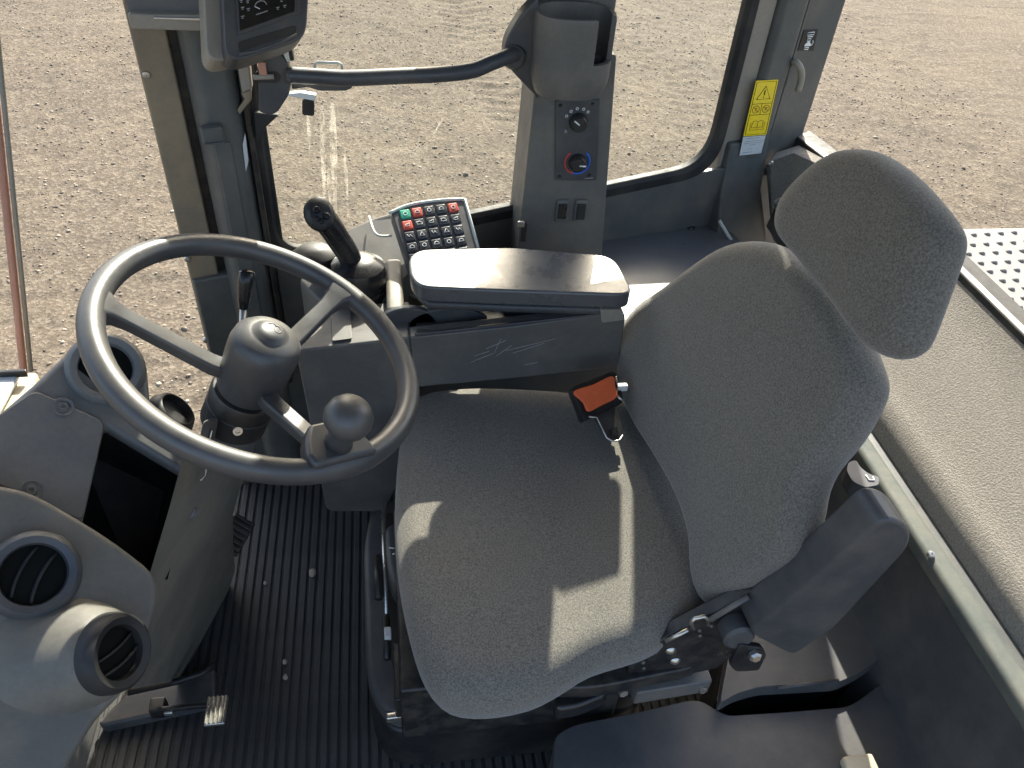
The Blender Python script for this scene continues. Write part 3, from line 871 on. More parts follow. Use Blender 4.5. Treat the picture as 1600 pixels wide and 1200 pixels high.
# keypad
KP0 = at(675, 355, z=0.705)
KN = unit((0.05, -0.45, 0.9))
KPL = (KP0, KN)
kb = prism("keypad", fillet([at(px, py, pl=KPL) for (px, py) in ((611, 330), (660, 316), (726, 312), (750, 400), (640, 420))], [0.006, 0.02, 0.006, 0.006, 0.006], 3), -KN * 0.03, "dark_plastic", cn, bevel=0.003, label="keypad with green, red and dark pictogram buttons")
tube("keypad_rim", catmull([at(px, py, pl=KPL) for (px, py) in ((608, 333), (640, 320), (685, 313), (726, 311))], 5) + [at(751, 402, pl=KPL)], 0.003, "pipe_white", kb, n=8)
def kpos(c, r, off=0.0):
    top = (633 + 18.7 * c, 336 - 2.6 * c - 0.25 * c * (4 - c) * 0.6)
    px = top[0] + r * 3.6 + (0.6 * c) * r * 0.25
    py = top[1] + r * 17.2
    return at(px, py, pl=(KP0 + KN * off, KN))
KU = (kpos(4, 0) - kpos(0, 0)).normalized(); KV = KN.cross(KU)
keycol = {(0, 0): "green_key", (1, 0): "red_key", (4, 0): "red_key", (0, 1): "red_key"}
for r in range(5):
    for c in range(5):
        p = kpos(c, r)
        w_ = (kpos(1, 0) - kpos(0, 0)).length
        bo = box("button", p + KN * 0.001, (w_ * 0.84, w_ * 0.84, 0.007), keycol.get((c, r), "dark_key"), kb, 0.0025, (KU, KV, KN), seg=2)
        # little pictogram strokes
        def ic(u, v): return p + KN * 0.0049 + KU * (u * w_) + KV * (v * w_)
        t = (c * 3 + r * 5) % 6
        s = 0.0006
        if t == 0: line("pictogram", [ic(0.16 * math.cos(a), 0.16 * math.sin(a)) for a in np.linspace(0, 6.28, 11)[:-1]], s, "white_print", bo, True)
        elif t == 1: line("pictogram", [ic(-0.2, -0.15), ic(0.0, 0.18), ic(0.2, -0.15)], s, "white_print", bo, True)
        elif t == 2: line("pictogram", [ic(-0.22, -0.14), ic(-0.22, 0.12), ic(0.05, 0.12), ic(0.2, -0.02), ic(0.2, -0.14)], s, "white_print", bo, True)
        elif t == 3: line("pictogram", [ic(0.2 * math.cos(a), -0.1 + 0.25 * math.sin(a)) for a in np.linspace(0, 3.14, 8)], s, "white_print", bo, True)
        elif t == 4: line("pictogram", [ic(-0.2, 0.14), ic(-0.05, -0.1), ic(0.05, 0.1), ic(0.2, -0.14)], s, "white_print", bo)
        else: line("pictogram", [ic(-0.18, 0.0), ic(0.18, 0.12), ic(0.12, -0.14), ic(-0.18, -0.14)], s, "white_print", bo, True)

# joystick
js = thing("joystick", at(555, 450, z=0.62), "black joystick with thumb buttons on the front of the side console", "joystick")
jb = at(560, 430, y=1.19)
u_ = V((0.02, 0.0, 1)).normalized()
lathe("boot", [(0.052, -0.055), (0.053, -0.02), (0.05, -0.018), (0.051, 0.008), (0.046, 0.022), (0.03, 0.032), (0.016, 0.036), (0, 0.036)], jb, u_, "black_gloss", js, n=36)
lathe("boot_collar", [(0.056, -0.1), (0.057, -0.05), (0.054, -0.045)], jb, u_, "pod_plastic", js, n=36)
jg = [jb + u_ * 0.025 + V((-0.01, 0, 0)), at(543, 395, y=1.19), at(528, 372, y=1.19), at(513, 350, y=1.185), at(500, 335, y=1.18)]
tube("grip", catmull(jg, 5), [0.019] * 3 + list(np.linspace(0.0195, 0.022, 18)), "black_gloss", js, n=16)
jt = at(499, 334, y=1.175)
hd_n = unit((0.25, -0.75, 0.6))
lathe("thumb_head", [(0.0, 0.012), (0.017, 0.0115), (0.0235, 0.006), (0.025, -0.004), (0.021, -0.016), (0, -0.02)], jt, hd_n, "black_plastic", js, n=24, sx=1.15)
for (px, py, r) in ((494, 328, 0.0062), (510, 338, 0.0062), (502, 346, 0.005), (495, 342, 0.0045)):
    lathe("thumb_button", [(0, 0.006), (r * 0.7, 0.0055), (r, 0.003), (r, -0.004)], at(px, py, pl=(jt + hd_n * 0.011, hd_n)), hd_n, "black_gloss", js, n=16)
lathe("palm_rest", [(0, 0.02), (0.02, 0.018), (0.033, 0.006), (0.034, -0.02), (0.03, -0.03)], at(492, 400, y=1.24), (0, 0, 1), "black_plastic", js, n=24, sy=1.2)

# blower-door latch beside the column base
lt = thing("latch", at(817, 362, y=1.34), "small black and steel latch at the foot of the control column", "latch")
box("latch_body", at(818, 362, y=1.33), (0.012, 0.014, 0.04), "black_metal", lt, 0.003)
box("latch_plate", at(814, 350, y=1.32), (0.014, 0.006, 0.012), "steel", lt, 0.002)

#====================================================================== control column
cc = thing("control_column", V((0.34, 1.4, 0.55)), "grey control column with cup holder, fan and heater knobs by the side window", "column")
prism("column_body", fillet([V((0.256, 1.355, 0.5)), V((0.442, 1.36, 0.5)), V((0.432, 1.36, 0.62)), V((0.404, 1.36, 0.98)), V((0.265, 1.355, 0.98)), V((0.257, 1.355, 0.66))], 0.004, 2), (0, 0.13, 0), "grey_plastic", cc, bevel=0.012, seg=3)
# column spine, then an unseen duct added wide to shade the cushion
prism("back_spine", [V((0.262, 1.405, 0.9)), V((0.402, 1.405, 0.9)), V((0.405, 1.405, 1.2)), V((0.262, 1.405, 1.2))], (0, 0.07, 0), "grey_plastic", cc, bevel=0.006)
prism("added_shade_duct", fillet([V((0.10, 1.40, 1.056)), V((0.41, 1.40, 1.056)), V((0.43, 1.40, 1.68)), V((0.06, 1.40, 1.68))], 0.02), (0, 0.06, 0), "grey_plastic", cc, bevel=0.01)
# cup holder shell with a notch
def cup():
    cx, cy = 0.3185, 1.343
    def se(a, rx, ry, e=2.6):
        c, s = math.cos(a), math.sin(a)
        return (cx + rx * math.copysign(abs(c) ** (2 / e), c), cy + ry * math.copysign(abs(s) ** (2 / e), s))
    A = np.linspace(0, 2 * math.pi, 61)[:-1]
    zs = [0.925, 0.935, 0.948, 0.96, 0.985, 1.01, 1.035, 1.05, 1.056]
    tap = [0.86, 0.93, 0.985, 1.0, 1.0, 1.0, 1.0, 1.0, 0.98]
    n_ = len(A)
    def notch(a, z):                       # open slot on the near right side
        d = (a - math.radians(316) + math.pi) % (2 * math.pi) - math.pi
        return abs(d) < 0.5 and z > 0.98
    vs, fs = [], []
    for z, t in zip(zs, tap):
        for a in A:
            x, y = se(a, 0.0675 * t, 0.056 * t); vs.append((x, y, z))
    off = len(vs)
    for z in zs:
        for a in A:
            x, y = se(a, 0.0595, 0.048); vs.append((x, y, max(z, 0.95)))
    for base in (0, off):
        for i in range(len(zs) - 1):
            for j in range(n_):
                am = A[j] + math.pi / n_
                if notch(am, (zs[i] + zs[i + 1]) / 2): continue
                fs.append([base + i * n_ + j, base + i * n_ + (j + 1) % n_, base + (i + 1) * n_ + (j + 1) % n_, base + (i + 1) * n_ + j])
    for j in range(n_):
        am = A[j] + math.pi / n_
        k = len(zs) - 1
        if notch(am, 1.0):
            k = next(i for i in range(len(zs)) if notch(am, (zs[i] + zs[min(i + 1, len(zs) - 1)]) / 2 + 1e-6))
        fs.append([k * n_ + j, k * n_ + (j + 1) % n_, off + k * n_ + (j + 1) % n_, off + k * n_ + j])
    for j in range(n_):                    # slot side walls
        a0, a1 = A[j - 1] + math.pi / n_, A[j] + math.pi / n_
        for i in range(len(zs) - 1):
            zm = (zs[i] + zs[i + 1]) / 2
            if notch(a0, zm) != notch(a1, zm):
                fs.append([i * n_ + j, (i + 1) * n_ + j, off + (i + 1) * n_ + j, off + i * n_ + j])
    fs.append(list(range(n_)))
    fs.append([off + j for j in range(n_)])
    return vs, fs
vs, fs = cup()
cu = mesh("cup_holder", vs, fs, "grey_plastic", cc, smooth=True)
es = cu.modifiers.new("es", 'EDGE_SPLIT'); es.split_angle = math.radians(40)
# control panel with knobs
FY = 1.3545
def fp_(px, py, off=0.0): return at(px, py, y=FY - off)
pn = prism("control_panel", [fp_(868, 156), fp_(937, 155), fp_(931, 281), fp_(868, 281)], (0, -0.003, 0), "dark_plastic", cc, bevel=0.001, label="dark heater control panel with fan and temperature knobs")
for (px, py) in ((876, 165), (926, 163), (874, 276), (921, 274)):
    lathe("panel_screw", [(0, 0.0025), (0.0025, 0.0025), (0.0035, 0.0)], fp_(px, py, 0.003), (0, -1, 0), "black_metal", pn, n=12)
def knob(px, py, ang):
    c = fp_(px, py, 0.003)
    kn = lathe("knob", [(0, 0.017), (0.0125, 0.0165), (0.0145, 0.014), (0.0165, 0.004), (0.017, 0.0)], c, (0, -1, 0), "black_plastic", pn, n=28)
    ct = c + V((0, -0.0175, 0))
    d = V((math.cos(ang), 0, math.sin(ang)))
    line("pointer", [ct + d * 0.001, ct + d * 0.0135], 0.0014, "white_print", kn)
    for a in np.linspace(0, 6.28, 19)[:-1]:
        e = V((math.cos(a), 0, math.sin(a)))
        line("knob_rib", [c + e * 0.0163 + V((0, -0.002, 0)), c + e * 0.0142 + V((0, -0.014, 0))], 0.0009, "black_plastic", kn)
    return c
c1 = knob(903, 190, math.radians(142))
for a in (155, 128, 100, 72, 48):
    e = V((math.cos(math.radians(a)), 0, math.sin(math.radians(a))))
    p = c1 + e * 0.0245
    line("speed_mark", [p + V((0.0022 * math.cos(t), -0.0008, 0.0022 * math.sin(t))) for t in np.linspace(0, 6.28, 9)[:-1]], 0.0006, "white_print", pn, True)
p = fp_(884, 205, 0.0038)
for a in range(3):
    e = V((math.cos(a * 1.047), 0, math.sin(a * 1.047))) * 0.003
    line("fan_symbol", [p - e, p + e], 0.0007, "grey_print", pn)
line("fan_symbol", [p + V((sx * 0.0035, 0, sz * 0.0035)) for sx, sz in ((-1, -1), (1, -1), (1, 1), (-1, 1))], 0.0005, "grey_print", pn, True)
c2 = knob(902, 253, math.radians(-3))
def arc_band(name, a0, a1, mat):
    pts = [c2 + V((0.0235 * math.cos(t), -0.0005, 0.0235 * math.sin(t))) for t in np.radians(np.linspace(a0, a1, 20))]
    tube(name, pts, 0.0019, mat, pn, n=6)
arc_band("warm_band", 130, 255, "red_print")
arc_band("cool_band", 255, 410, "blue_print")
line("print_line", [fp_(914, 279, 0.0032), fp_(927, 278, 0.0032)], 0.0006, "grey_print", pn)
# rocker switch and blank socket
for (px, mt, sz) in ((878, "black_gloss", 0.0), (907, "black_plastic", 0.004)):
    c = fp_(px, 329, -0.001)
    box("switch_bezel", c, (0.025, 0.008, 0.048), "grey_plastic", cc, 0.003)
    sw_ = box("switch", c + V((0, -0.004, 0)), (0.0175, 0.003 + sz, 0.034), mt, cc, 0.0015)
# black triangular bracket carrying the grab bar
prism("side_bracket", fillet([at(px, py, y=1.35) for (px, py) in ((842, -6), (812, 26), (790, 62), (786, 92), (800, 112), (842, 156))], [0, .01, .02, .02, .01, 0], 4), (0, 0.035, 0), "dark_plastic", cc, bevel=0.004)

#====================================================================== grab bar, pillar bracket
gb = thing("grab_bar", at(600, 118, y=1.28), "dark grey tubular grab bar spanning the window to the control column", "grab bar")
gp = [at(448, 117, y=1.275), at(500, 120, y=1.275), at(545, 122, y=1.275), at(620, 119, y=1.28), at(690, 116, y=1.285), at(738, 110, y=1.295), at(768, 98, y=1.315), at(800, 86, y=1.34), at(818, 82, y=1.365)]
tube("bar", catmull(gp, 6), 0.0125, "dark_plastic", gb, n=18)
lathe("socket", [(0.02, -0.004), (0.021, 0.006), (0.016, 0.012), (0.0, 0.012)], at(803, 88, y=1.352), (-0.25, -1, -0.1), "dark_plastic", gb, n=24)
# plate bracket at the pillar
BP = 1.272
brk = prism("mount_plate", fillet([at(px, py, y=BP) for (px, py) in ((402, 84), (432, 76), (450, 98), (455, 132), (452, 148), (434, 176), (424, 181), (404, 176))], 0.006, 3), (0, 0.03, 0), "dark_plastic", gb, bevel=0.004)
prism("plate_slot", fillet([at(px, py, y=BP - 0.001) for (px, py) in ((398, 112), (432, 111), (440, 120), (434, 130), (398, 129))], 0.006, 3), (0, 0.006, 0), "black_plastic", gb)
tube("slot_rod", [at(396, 121, y=BP - 0.006), at(428, 120, y=BP - 0.006)], 0.004, "taupe_paint", gb, n=8)
box("copper_block", at(412, 108, y=BP - 0.004), (0.008, 0.006, 0.02), "seal_pink", gb, 0.001)
box("copper_block", at(406, 106, y=BP - 0.004), (0.004, 0.006, 0.022), "seal_pink", gb, 0.001)
prism("lower_plate", fillet([at(px, py, y=1.295) for (px, py) in ((455, 128), (552, 130), (550, 138), (540, 142), (500, 142), (480, 136), (456, 140))], 0.004, 3), (0, 0.008, 0), "dark_plastic", gb, bevel=0.001)
tube("wire_loop", [at(px, py, y=1.3) for (px, py) in ((492, 112), (492, 100), (497, 97), (528, 98), (534, 101), (535, 112))], 0.0022, "pipe_white", gb, n=8)
prism("latch_strip", [at(px, py, y=1.27) for (px, py) in ((450, 147), (470, 145), (494, 149), (492, 158), (470, 154), (450, 150))], (0, 0.012, 0), "white_plastic", gb, bevel=0.001)
prism("latch_tab", fillet([at(px, py, y=1.268) for (px, py) in ((472, 156), (491, 158), (491, 182), (472, 180))], 0.004, 3), (0, 0.008, 0), "black_plastic", gb, bevel=0.001)
# hinge bar between pillar and bracket
prism("hinge_bar", [at(px, py, y=1.3) for (px, py) in ((368, 88), (388, 84), (394, 140), (378, 146))], (0, 0.02, 0), "taupe_paint", gb, bevel=0.003)
prism("hinge_arm", [at(px, py, y=1.305) for (px, py) in ((376, 146), (393, 140), (392, 158), (374, 180), (370, 172), (382, 156))], (0, 0.012, 0), "flange_tan", gb, bevel=0.002)
prism("window_corner", [at(px, py, y=1.31) for (px, py) in ((396, 176), (436, 180), (415, 200), (407, 220), (400, 220))], (0, 0.012, 0), "seal_rubber", gb, bevel=0.003)

# display
dp = thing("display_monitor", at(400, 40, d=1.12), "dark grey machine display with gauge screen at the top of the pillar", "display")
DPN = unit((0.35, -0.72, 0.6))
DC = at(400, 30, d=1.1)
DPL = (DC, DPN)
hs = fillet([at(px, py, pl=DPL) for (px, py) in ((342, -120), (488, -120), (480, 40), (474, 58), (455, 68), (385, 92), (366, 94), (352, 82))], [.01, .01, .01, .012, .012, .01, .012, .012], 4)
prism("housing", hs, -DPN * 0.045, "dark_plastic", dp, bevel=0.005, seg=3)
vs_in = [p + (DC - p) * 0.02 - DPN * 0.02 for p in hs]
prism("rear_shell", [p + V((-0.022, 0.0, 0.004)) for p in vs_in], -DPN * 0.05, "taupe_paint", dp, bevel=0.006)
def dpp(px, py, o=0.0): return at(px, py, pl=(DC + DPN * o, DPN))
prism("screen_bezel", [dpp(px, py, 0.0005) for (px, py) in ((362, -100), (472, -100), (468, 22), (372, 56))], DPN * 0.003, "dark_plastic", dp, bevel=0.001)
scn = prism("screen", [dpp(px, py, 0.004) for (px, py) in ((368, -90), (462, -90), (460, 18), (375, 48))], DPN * 0.001, "screen_glass", dp)
def dl(pts, mat="grey_print", r=0.0006): line("gauge_mark", [dpp(px, py, 0.0052) for px, py in pts], r, mat, scn)
dl([(398, 9), (401, 4), (407, 1), (413, 2), (417, 7)], "grey_print", 0.0006)
dl([(398, 10), (406, 14)], "white_print", 0.0006)
dl([(400, 23), (418, 17)], "grey_print", 0.0006)
for (px, py) in ((379, 12), (388, 14), (379, 26), (377, 1), (387, 2), (434, 12), (445, 9), (440, 0)):
    dl([(px - 2.5, py), (px + 2.5, py - 1)])
    dl([(px - 1.5, py + 2.5), (px + 1.5, py + 2)])
prism("lower_recess", fillet([dpp(px, py, 0.0002) for (px, py) in ((372, 66), (462, 40), (463, 52), (374, 82))], 0.004, 3), DPN * 0.0015, "black_plastic", dp, bevel=0.0007)
tube("recess_lip", [dpp(374, 85, 0.001), dpp(400, 80, 0.001), dpp(440, 66, 0.001), dpp(464, 54, 0.001)], 0.0025, "dark_plastic", dp, n=8)
prism("neck", [at(px, py, y=1.28) for (px, py) in ((432, 62), (452, 60), (460, 96), (448, 96))], (0, 0.02, 0), "black_plastic", dp, bevel=0.003)
prism("neck_light", [at(px, py, y=1.27) for (px, py) in ((436, 72), (448, 70), (453, 98), (448, 96))], (0, 0.006, 0), "pipe_white", dp, bevel=0.001)

#====================================================================== dashboard
db = thing("dashboard", V((-0.45, 0.65, 0.0)), "grey moulded dashboard with round air vents, left of the steering wheel", "dashboard")
N1 = unit((0.5, -0.42, 0.76))
PV1 = at(50, 898, d=0.88)
POD = (PV1, N1)
EX = unit((-0.55, 0.36, -0.76))
po = catmull([at(px, py, pl=POD) for (px, py) in ((-70, 748), (0, 757), (60, 774), (150, 826), (215, 872), (243, 900), (248, 935), (236, 985), (222, 1040), (190, 1085), (150, 1128), (115, 1185), (60, 1260), (-70, 1270))], 4, True)
prism("vent_pod", po, EX * 0.32, "pod_plastic", db, bevel=0.016, seg=5)
N2 = unit((0.5, -0.4, 0.77))
PC3 = at(165, 578, d=1.05)
COWL = (PC3, N2)
cwo = [(-70, 705), (0, 645), (55, 598), (118, 538), (140, 524), (158, 519), (175, 524), (220, 554), (231, 566), (234, 600), (238, 640), (262, 664), (303, 705), (300, 722), (290, 742), (165, 666), (128, 828), (150, 860), (-70, 800)]
prism("upper_cowl", [at(px, py, pl=COWL) for px, py in cwo], -N2 * 0.026, "dash_plastic", db, bevel=0.009, seg=4)
prism("cowl_body", [at(px, py, pl=(PC3 - N2 * 0.02, N2)) for px, py in ((-70, 715), (5, 652), (122, 545), (160, 528), (214, 560), (226, 600), (230, 640), (150, 655), (120, 700), (-70, 770))], EX * 0.3, "dash_plastic", db, bevel=0.006)
cov = fillet([at(px, py, pl=(PC3 + N2 * 0.001, N2)) for (px, py) in ((53, 611), (163, 660), (128, 816), (60, 785), (-60, 735), (-60, 690))], [.01, .012, .01, 0, 0, 0], 4)
cv = prism("service_cover", cov, N2 * 0.005, "dash_plastic", db, bevel=0.0025)
for (px, py) in ((99, 636), (49, 766)):
    p = at(px, py, pl=(PC3 + N2 * 0.006, N2))
    lathe("screw_cup", [(0.0085, -0.001), (0.0115, 0.0015), (0.013, -0.001)], p, N2, "dash_plastic", cv, n=24)
    lathe("screw", [(0, 0.0005), (0.002, 0.0005), (0.003, 0.0018), (0.006, 0.0016), (0.0075, -0.001)], p, N2, "grey_plastic", cv, n=20)
# open pocket beside the cover; black colour stands in for its shaded interior
pk_ = [at(px, py, pl=(PC3 - N2 * 0.015, N2)) for (px, py) in ((158, 655), (300, 722), (236, 885), (118, 850))]
pk_[2] = at(262, 905, pl=(PC3 - N2 * 0.06, N2)); pk_[1] = at(303, 728, pl=(PC3 - N2 * 0.03, N2))
pkf = [p - N2 * 0.15 for p in pk_]
mesh("pocket", pk_ + pkf, [[0, 1, 5, 4], [1, 2, 6, 5], [2, 3, 7, 6], [3, 0, 4, 7], [4, 5, 6, 7]], "black_plastic", db)
box("dash_base", (-0.69, 0.62, 0.24), (0.28, 0.8, 0.47), "dash_plastic", db, 0.02, seg=3)
# vents
def vent(px, py, pl, n, ro, ri, rot, hint=(0, 0, 1), barrel=0.03, slats=2, mat="dash_plastic", dome=0.012):
    c = at(px, py, pl=pl)
    vt = lathe("vent", [(ro * 1.12, -barrel), (ro * 1.06, -0.002), (ro, dome * 0.7), (ro * 0.9, dome), (ri * 1.03, dome * 0.75), (ri, dome * 0.45), (ri * 0.96, -0.006), (ri * 0.9, -0.02)], c, n, mat, db, n=48, hint=hint)
    u, w, a = frame(n, hint)
    lathe("vent_throat", [(ri * 0.97, 0.0), (ri * 0.94, -0.055), (0.0, -0.056)], c, n, "ink", vt, n=32, hint=hint)
    e1 = u * math.cos(rot) + w * math.sin(rot); e2 = a.cross(e1)
    for k in range(slats):
        o = (k - (slats - 1) / 2) * ri * 0.62
        hl = math.sqrt(max(0.0001, (ri * 0.93) ** 2 - o * o))
        arc = []
        for t in np.linspace(-1, 1, 9):
            arc.append(c + e1 * (t * hl) + e2 * (o + 0.12 * ri * (1 - t * t)) + a * (dome * 0.35))
        vs = arc + [p - a * 0.016 + e2 * 0.005 for p in arc]
        m = len(arc)
        fs = [[i, i + 1, m + i + 1, m + i] for i in range(m - 1)]
        s = mesh("vent_slat", vs, fs, "vent_black", vt, smooth=True)
        sd = s.modifiers.new("s", 'SOLIDIFY'); sd.thickness = 0.0026
    for k in range(1):
        arc = [c + e2 * (t * ri * 0.93) + a * (-0.01) for t in (-1, 1)]
        tube("vent_bar", arc, 0.002, "black_plastic", vt, n=6)
    return c, vt
vent(52, 898, (PV1 + N1 * 0.008, N1), unit((0.44, -0.5, 0.75)), 0.0462, 0.0333, math.radians(-55), mat="dark_plastic")
n2 = unit((0.86, -0.27, 0.42))
c2v, vt2 = vent(180, 1020, (PV1 + N1 * 0.032, N1), n2, 0.042, 0.0292, math.radians(70), barrel=0.07, mat="vent_black")
lathe("pod_neck", [(0.027, -0.06), (0.0445, -0.009), (0.049, -0.014), (0.055, -0.03), (0.068, -0.055), (0.088, -0.085), (0.112, -0.122)], c2v, n2, "pod_plastic", db, n=48)
vent(165, 577, (PC3 + N2 * 0.004, N2), unit((0.4, -0.55, 0.74)), 0.047, 0.033, math.radians(15))
# round blower outlet beyond the cowl
vb = at(268, 648, d=1.12)
lathe("side_vent", [(0.034, -0.02), (0.036, 0.0), (0.03, 0.012), (0.026, 0.014), (0.024, 0.002), (0, 0.0)], vb, unit((0.75, 0.1, 0.65)), "black_plastic", db, n=28)

#====================================================================== steering column, wheel
WC = V((-0.1563, 0.7822, 0.8202)); WNn = unit((0.4624, -0.047, 1.0)); WR = 0.19
sc_ = thing("steering_column", V((-0.3, 0.8, 0.0)), "grey moulded steering column with black collar under the steering wheel", "steering column")
def ax(h): return WC + WNn * h
lathe("collar", [(0.036, -0.142), (0.0425, -0.138), (0.0428, -0.106), (0.0415, -0.1045), (0.0428, -0.103), (0.0432, -0.082), (0.041, -0.078), (0.034, -0.076), (0.03, -0.06)], WC, WNn, "black_plastic", sc_, n=40)
lb_ = at(371, 672, pl=(ax(-0.125) + unit((0.25, -1, -0.1)) * 0.0465, (0.3, -1, 0.2)))
lathe("lock_button", [(0, 0.002), (0.0025, 0.002), (0.003, 0.004), (0.006, 0.004), (0.007, 0)], lb_, (0.3, -1, 0.3), "steel", sc_, n=18)
A_ = at(335, 735, d=1.1); B_ = at(265, 1060, z=0.11)
lat = V((0.32, 0.95, 0)); nrm = (B_ - A_).cross(lat).normalized()
if nrm.dot(V(CAM) - A_) < 0: nrm = -nrm
CP = (A_, nrm)
cpo = [at(px, py, pl=CP) for (px, py) in ((292, 690), (330, 682), (372, 742), (362, 775), (356, 800), (357, 850), (361, 890), (350, 925), (345, 950), (346, 1000), (342, 1022), (320, 1046), (275, 1064), (206, 1078), (196, 1020), (232, 900), (262, 800))]
prism("column_cover", cpo, (unit(A_.lerp(B_, 0.5) - V(CAM)) * 0.07 + V((0.012, 0, 0))), "column_plastic_lit", sc_, bevel=0.012, seg=4)
prism("upper_bracket", [at(px, py, pl=(A_ + nrm * 0.006, nrm)) for (px, py) in ((318, 655), (345, 650), (402, 680), (396, 705), (377, 745), (303, 722))], unit(A_ - V(CAM)) * 0.05, "dash_plastic", sc_, bevel=0.008)
p = at(302, 803, pl=(A_ + nrm * 0.0005, nrm))
lathe("cover_screw", [(0, 0.0015), (0.004, 0.0015), (0.005, 0.003), (0.0085, 0.002), (0.0095, 0)], p, nrm, "dash_plastic", sc_, n=20)
tube("clip_wire", [at(px, py, pl=(A_ + nrm * 0.009, nrm)) for (px, py) in ((331, 672), (327, 690), (325, 720), (321, 742), (313, 750))], 0.0014, "steel", sc_, n=6)
# dark base and rubber edge
bs = [at(px, py, z=0.03) for (px, py) in ((152, 1128), (200, 1080), (272, 1066), (335, 1040), (337, 1086), (328, 1098), (160, 1134))]
prism("column_base", bs, (0, 0, -0.03), "dark_plastic", sc_, bevel=0.006)
tube("base_edge", [at(px, py, z=0.075) for (px, py) in ((200, 1082), (272, 1066), (315, 1052), (337, 1038))], 0.006, "black_plastic", sc_, n=8)
# tilt lever with dark handle
lv = thing("shift_lever", at(378, 540, y=0.93), "thin steel lever with ribbed black handle behind the steering wheel", "lever")
la, lb2, lc = at(376, 560, y=0.9), at(380, 478, y=0.93), at(386, 425, y=0.945)
tube("rod", [la, lb2], 0.0045, "steel", lv, n=10)
tube("handle", [lb2 - (lc - lb2) * 0.08, lb2 + (lc - lb2) * 0.2, lb2 + (lc - lb2) * 0.7, lc, lc + (lc - lb2) * 0.04], [0.006, 0.0085, 0.0108, 0.0105, 0.006], "black_gloss", lv, n=14)

sw2 = thing("steering_wheel", WC, "grey four-piece steering wheel with round spinner knob", "steering wheel")
sw2["label"] = "grey three-spoke steering wheel with round spinner knob"
wu, ww, _ = frame(WNn, (0, 1, 0))
def wpt(ang, r, h=0.0): return WC + wu * (r * math.cos(ang)) + ww * (r * math.sin(ang)) + WNn * h
def wang(px, py):
    q = at(px, py, pl=(WC, WNn)) - WC
    return math.atan2(q.dot(ww), q.dot(wu))
ring = [wpt(t, WR) for t in np.linspace(0, 2 * math.pi, 97)[:-1]]
tube("rim", ring, 0.0148, "wheel_grip", sw2, n=20, closed=True)
lathe("hub", [(0.035, -0.076), (0.038, -0.074), (0.0405, -0.066), (0.043, -0.02), (0.0435, 0.0), (0.041, 0.012), (0.034, 0.02), (0.024, 0.0235), (0.02, 0.025), (0.017, 0.029), (0.01, 0.0315), (0, 0.032)], WC, WNn, "wheel_grip", sw2, n=48)
# emblem on the hub dome
ec = ax(0.0325)
eu, ew = V((1, 0.3, -0.4)).normalized(), None
eu = (eu - WNn * eu.dot(WNn)).normalized(); ew = WNn.cross(eu)
line("hub_emblem", [ec + eu * (0.006 + 0.0042 * math.cos(t)) + ew * (0.006 * math.sin(t) - 0.0) - WNn * 0.001 for t in np.linspace(0, 6.28, 15)[:-1]], 0.0008, "wheel_grip", sw2, True)
line("hub_emblem", [ec + eu * -0.004 + ew * 0.009 - WNn * 0.001, ec + eu * 0.003 + ew * 0.0095 - WNn * 0.001, ec + eu * 0.005 + ew * 0.005 - WNn * 0.0005], 0.0008, "wheel_grip", sw2)
for (px, py) in ((160, 478), (532, 458), (528, 722)):
    t = wang(px, py)
    rad = wu * math.cos(t) + ww * math.sin(t); tan = WNn.cross(rad)
    vs, secs = [], [(0.034, -0.05, 0.012, 0.0085), (0.05, -0.048, 0.0125, 0.0085), (0.1, -0.03, 0.012, 0.008), (0.15, -0.012, 0.0115, 0.0075), (0.168, -0.005, 0.014, 0.009), (0.178, -0.001, 0.021, 0.011), (0.188, 0.0, 0.034, 0.0125)]
    for (r, h, hw, hh) in secs:
        c = WC + rad * r + WNn * h
        for (i, j) in ((-1, -1), (1, -1), (1, 0.7), (0.7, 1), (-0.7, 1), (-1, 0.7)):
            vs.append(c + tan * (hw * i) + WNn * (hh * j))
    fs = [[i * 6 + j, i * 6 + (j + 1) % 6, i * 6 + 6 + (j + 1) % 6, i * 6 + 6 + j] for i in range(len(secs) - 1) for j in range(6)]
    fs += [list(range(6)), list(range(6 * len(secs) - 6, 6 * len(secs)))]
    mesh("spoke", vs, fs, "wheel_grip", sw2, bevel=0.002)
# spinner knob on a bracket at the rim
ta = wang(528, 725)
rad = wu * math.cos(ta) + ww * math.sin(ta); tan = WNn.cross(rad)
kc = WC + rad * 0.172
br = [kc + tan * a_ + rad * b_ - WNn * 0.004 for a_, b_ in ((-0.034, -0.016), (-0.02, -0.034), (0.02, -0.034), (0.04, 0.0), (0.044, 0.022), (-0.04, 0.022), (-0.044, 0.006))]
sk_ = prism("spinner_bracket", br, WNn * 0.026, "wheel_grip", sw2, bevel=0.006)
base_k = kc + WNn * 0.018
topk = at(545, 652, pl=(base_k + WNn * 0.062, WNn))
tube("spinner_post", [base_k, base_k.lerp(topk, 0.35), base_k.lerp(topk, 0.75), topk], [0.0165, 0.0145, 0.0125, 0.013], "wheel_grip", sk_, n=20)
lathe("spinner_knob", [(0, 0.0225), (0.012, 0.0205), (0.02, 0.0155), (0.0255, 0.007), (0.027, -0.002), (0.025, -0.010), (0.018, -0.017), (0.008, -0.02), (0, -0.02)], topk, WNn, "wheel_grip", sk_, n=40)

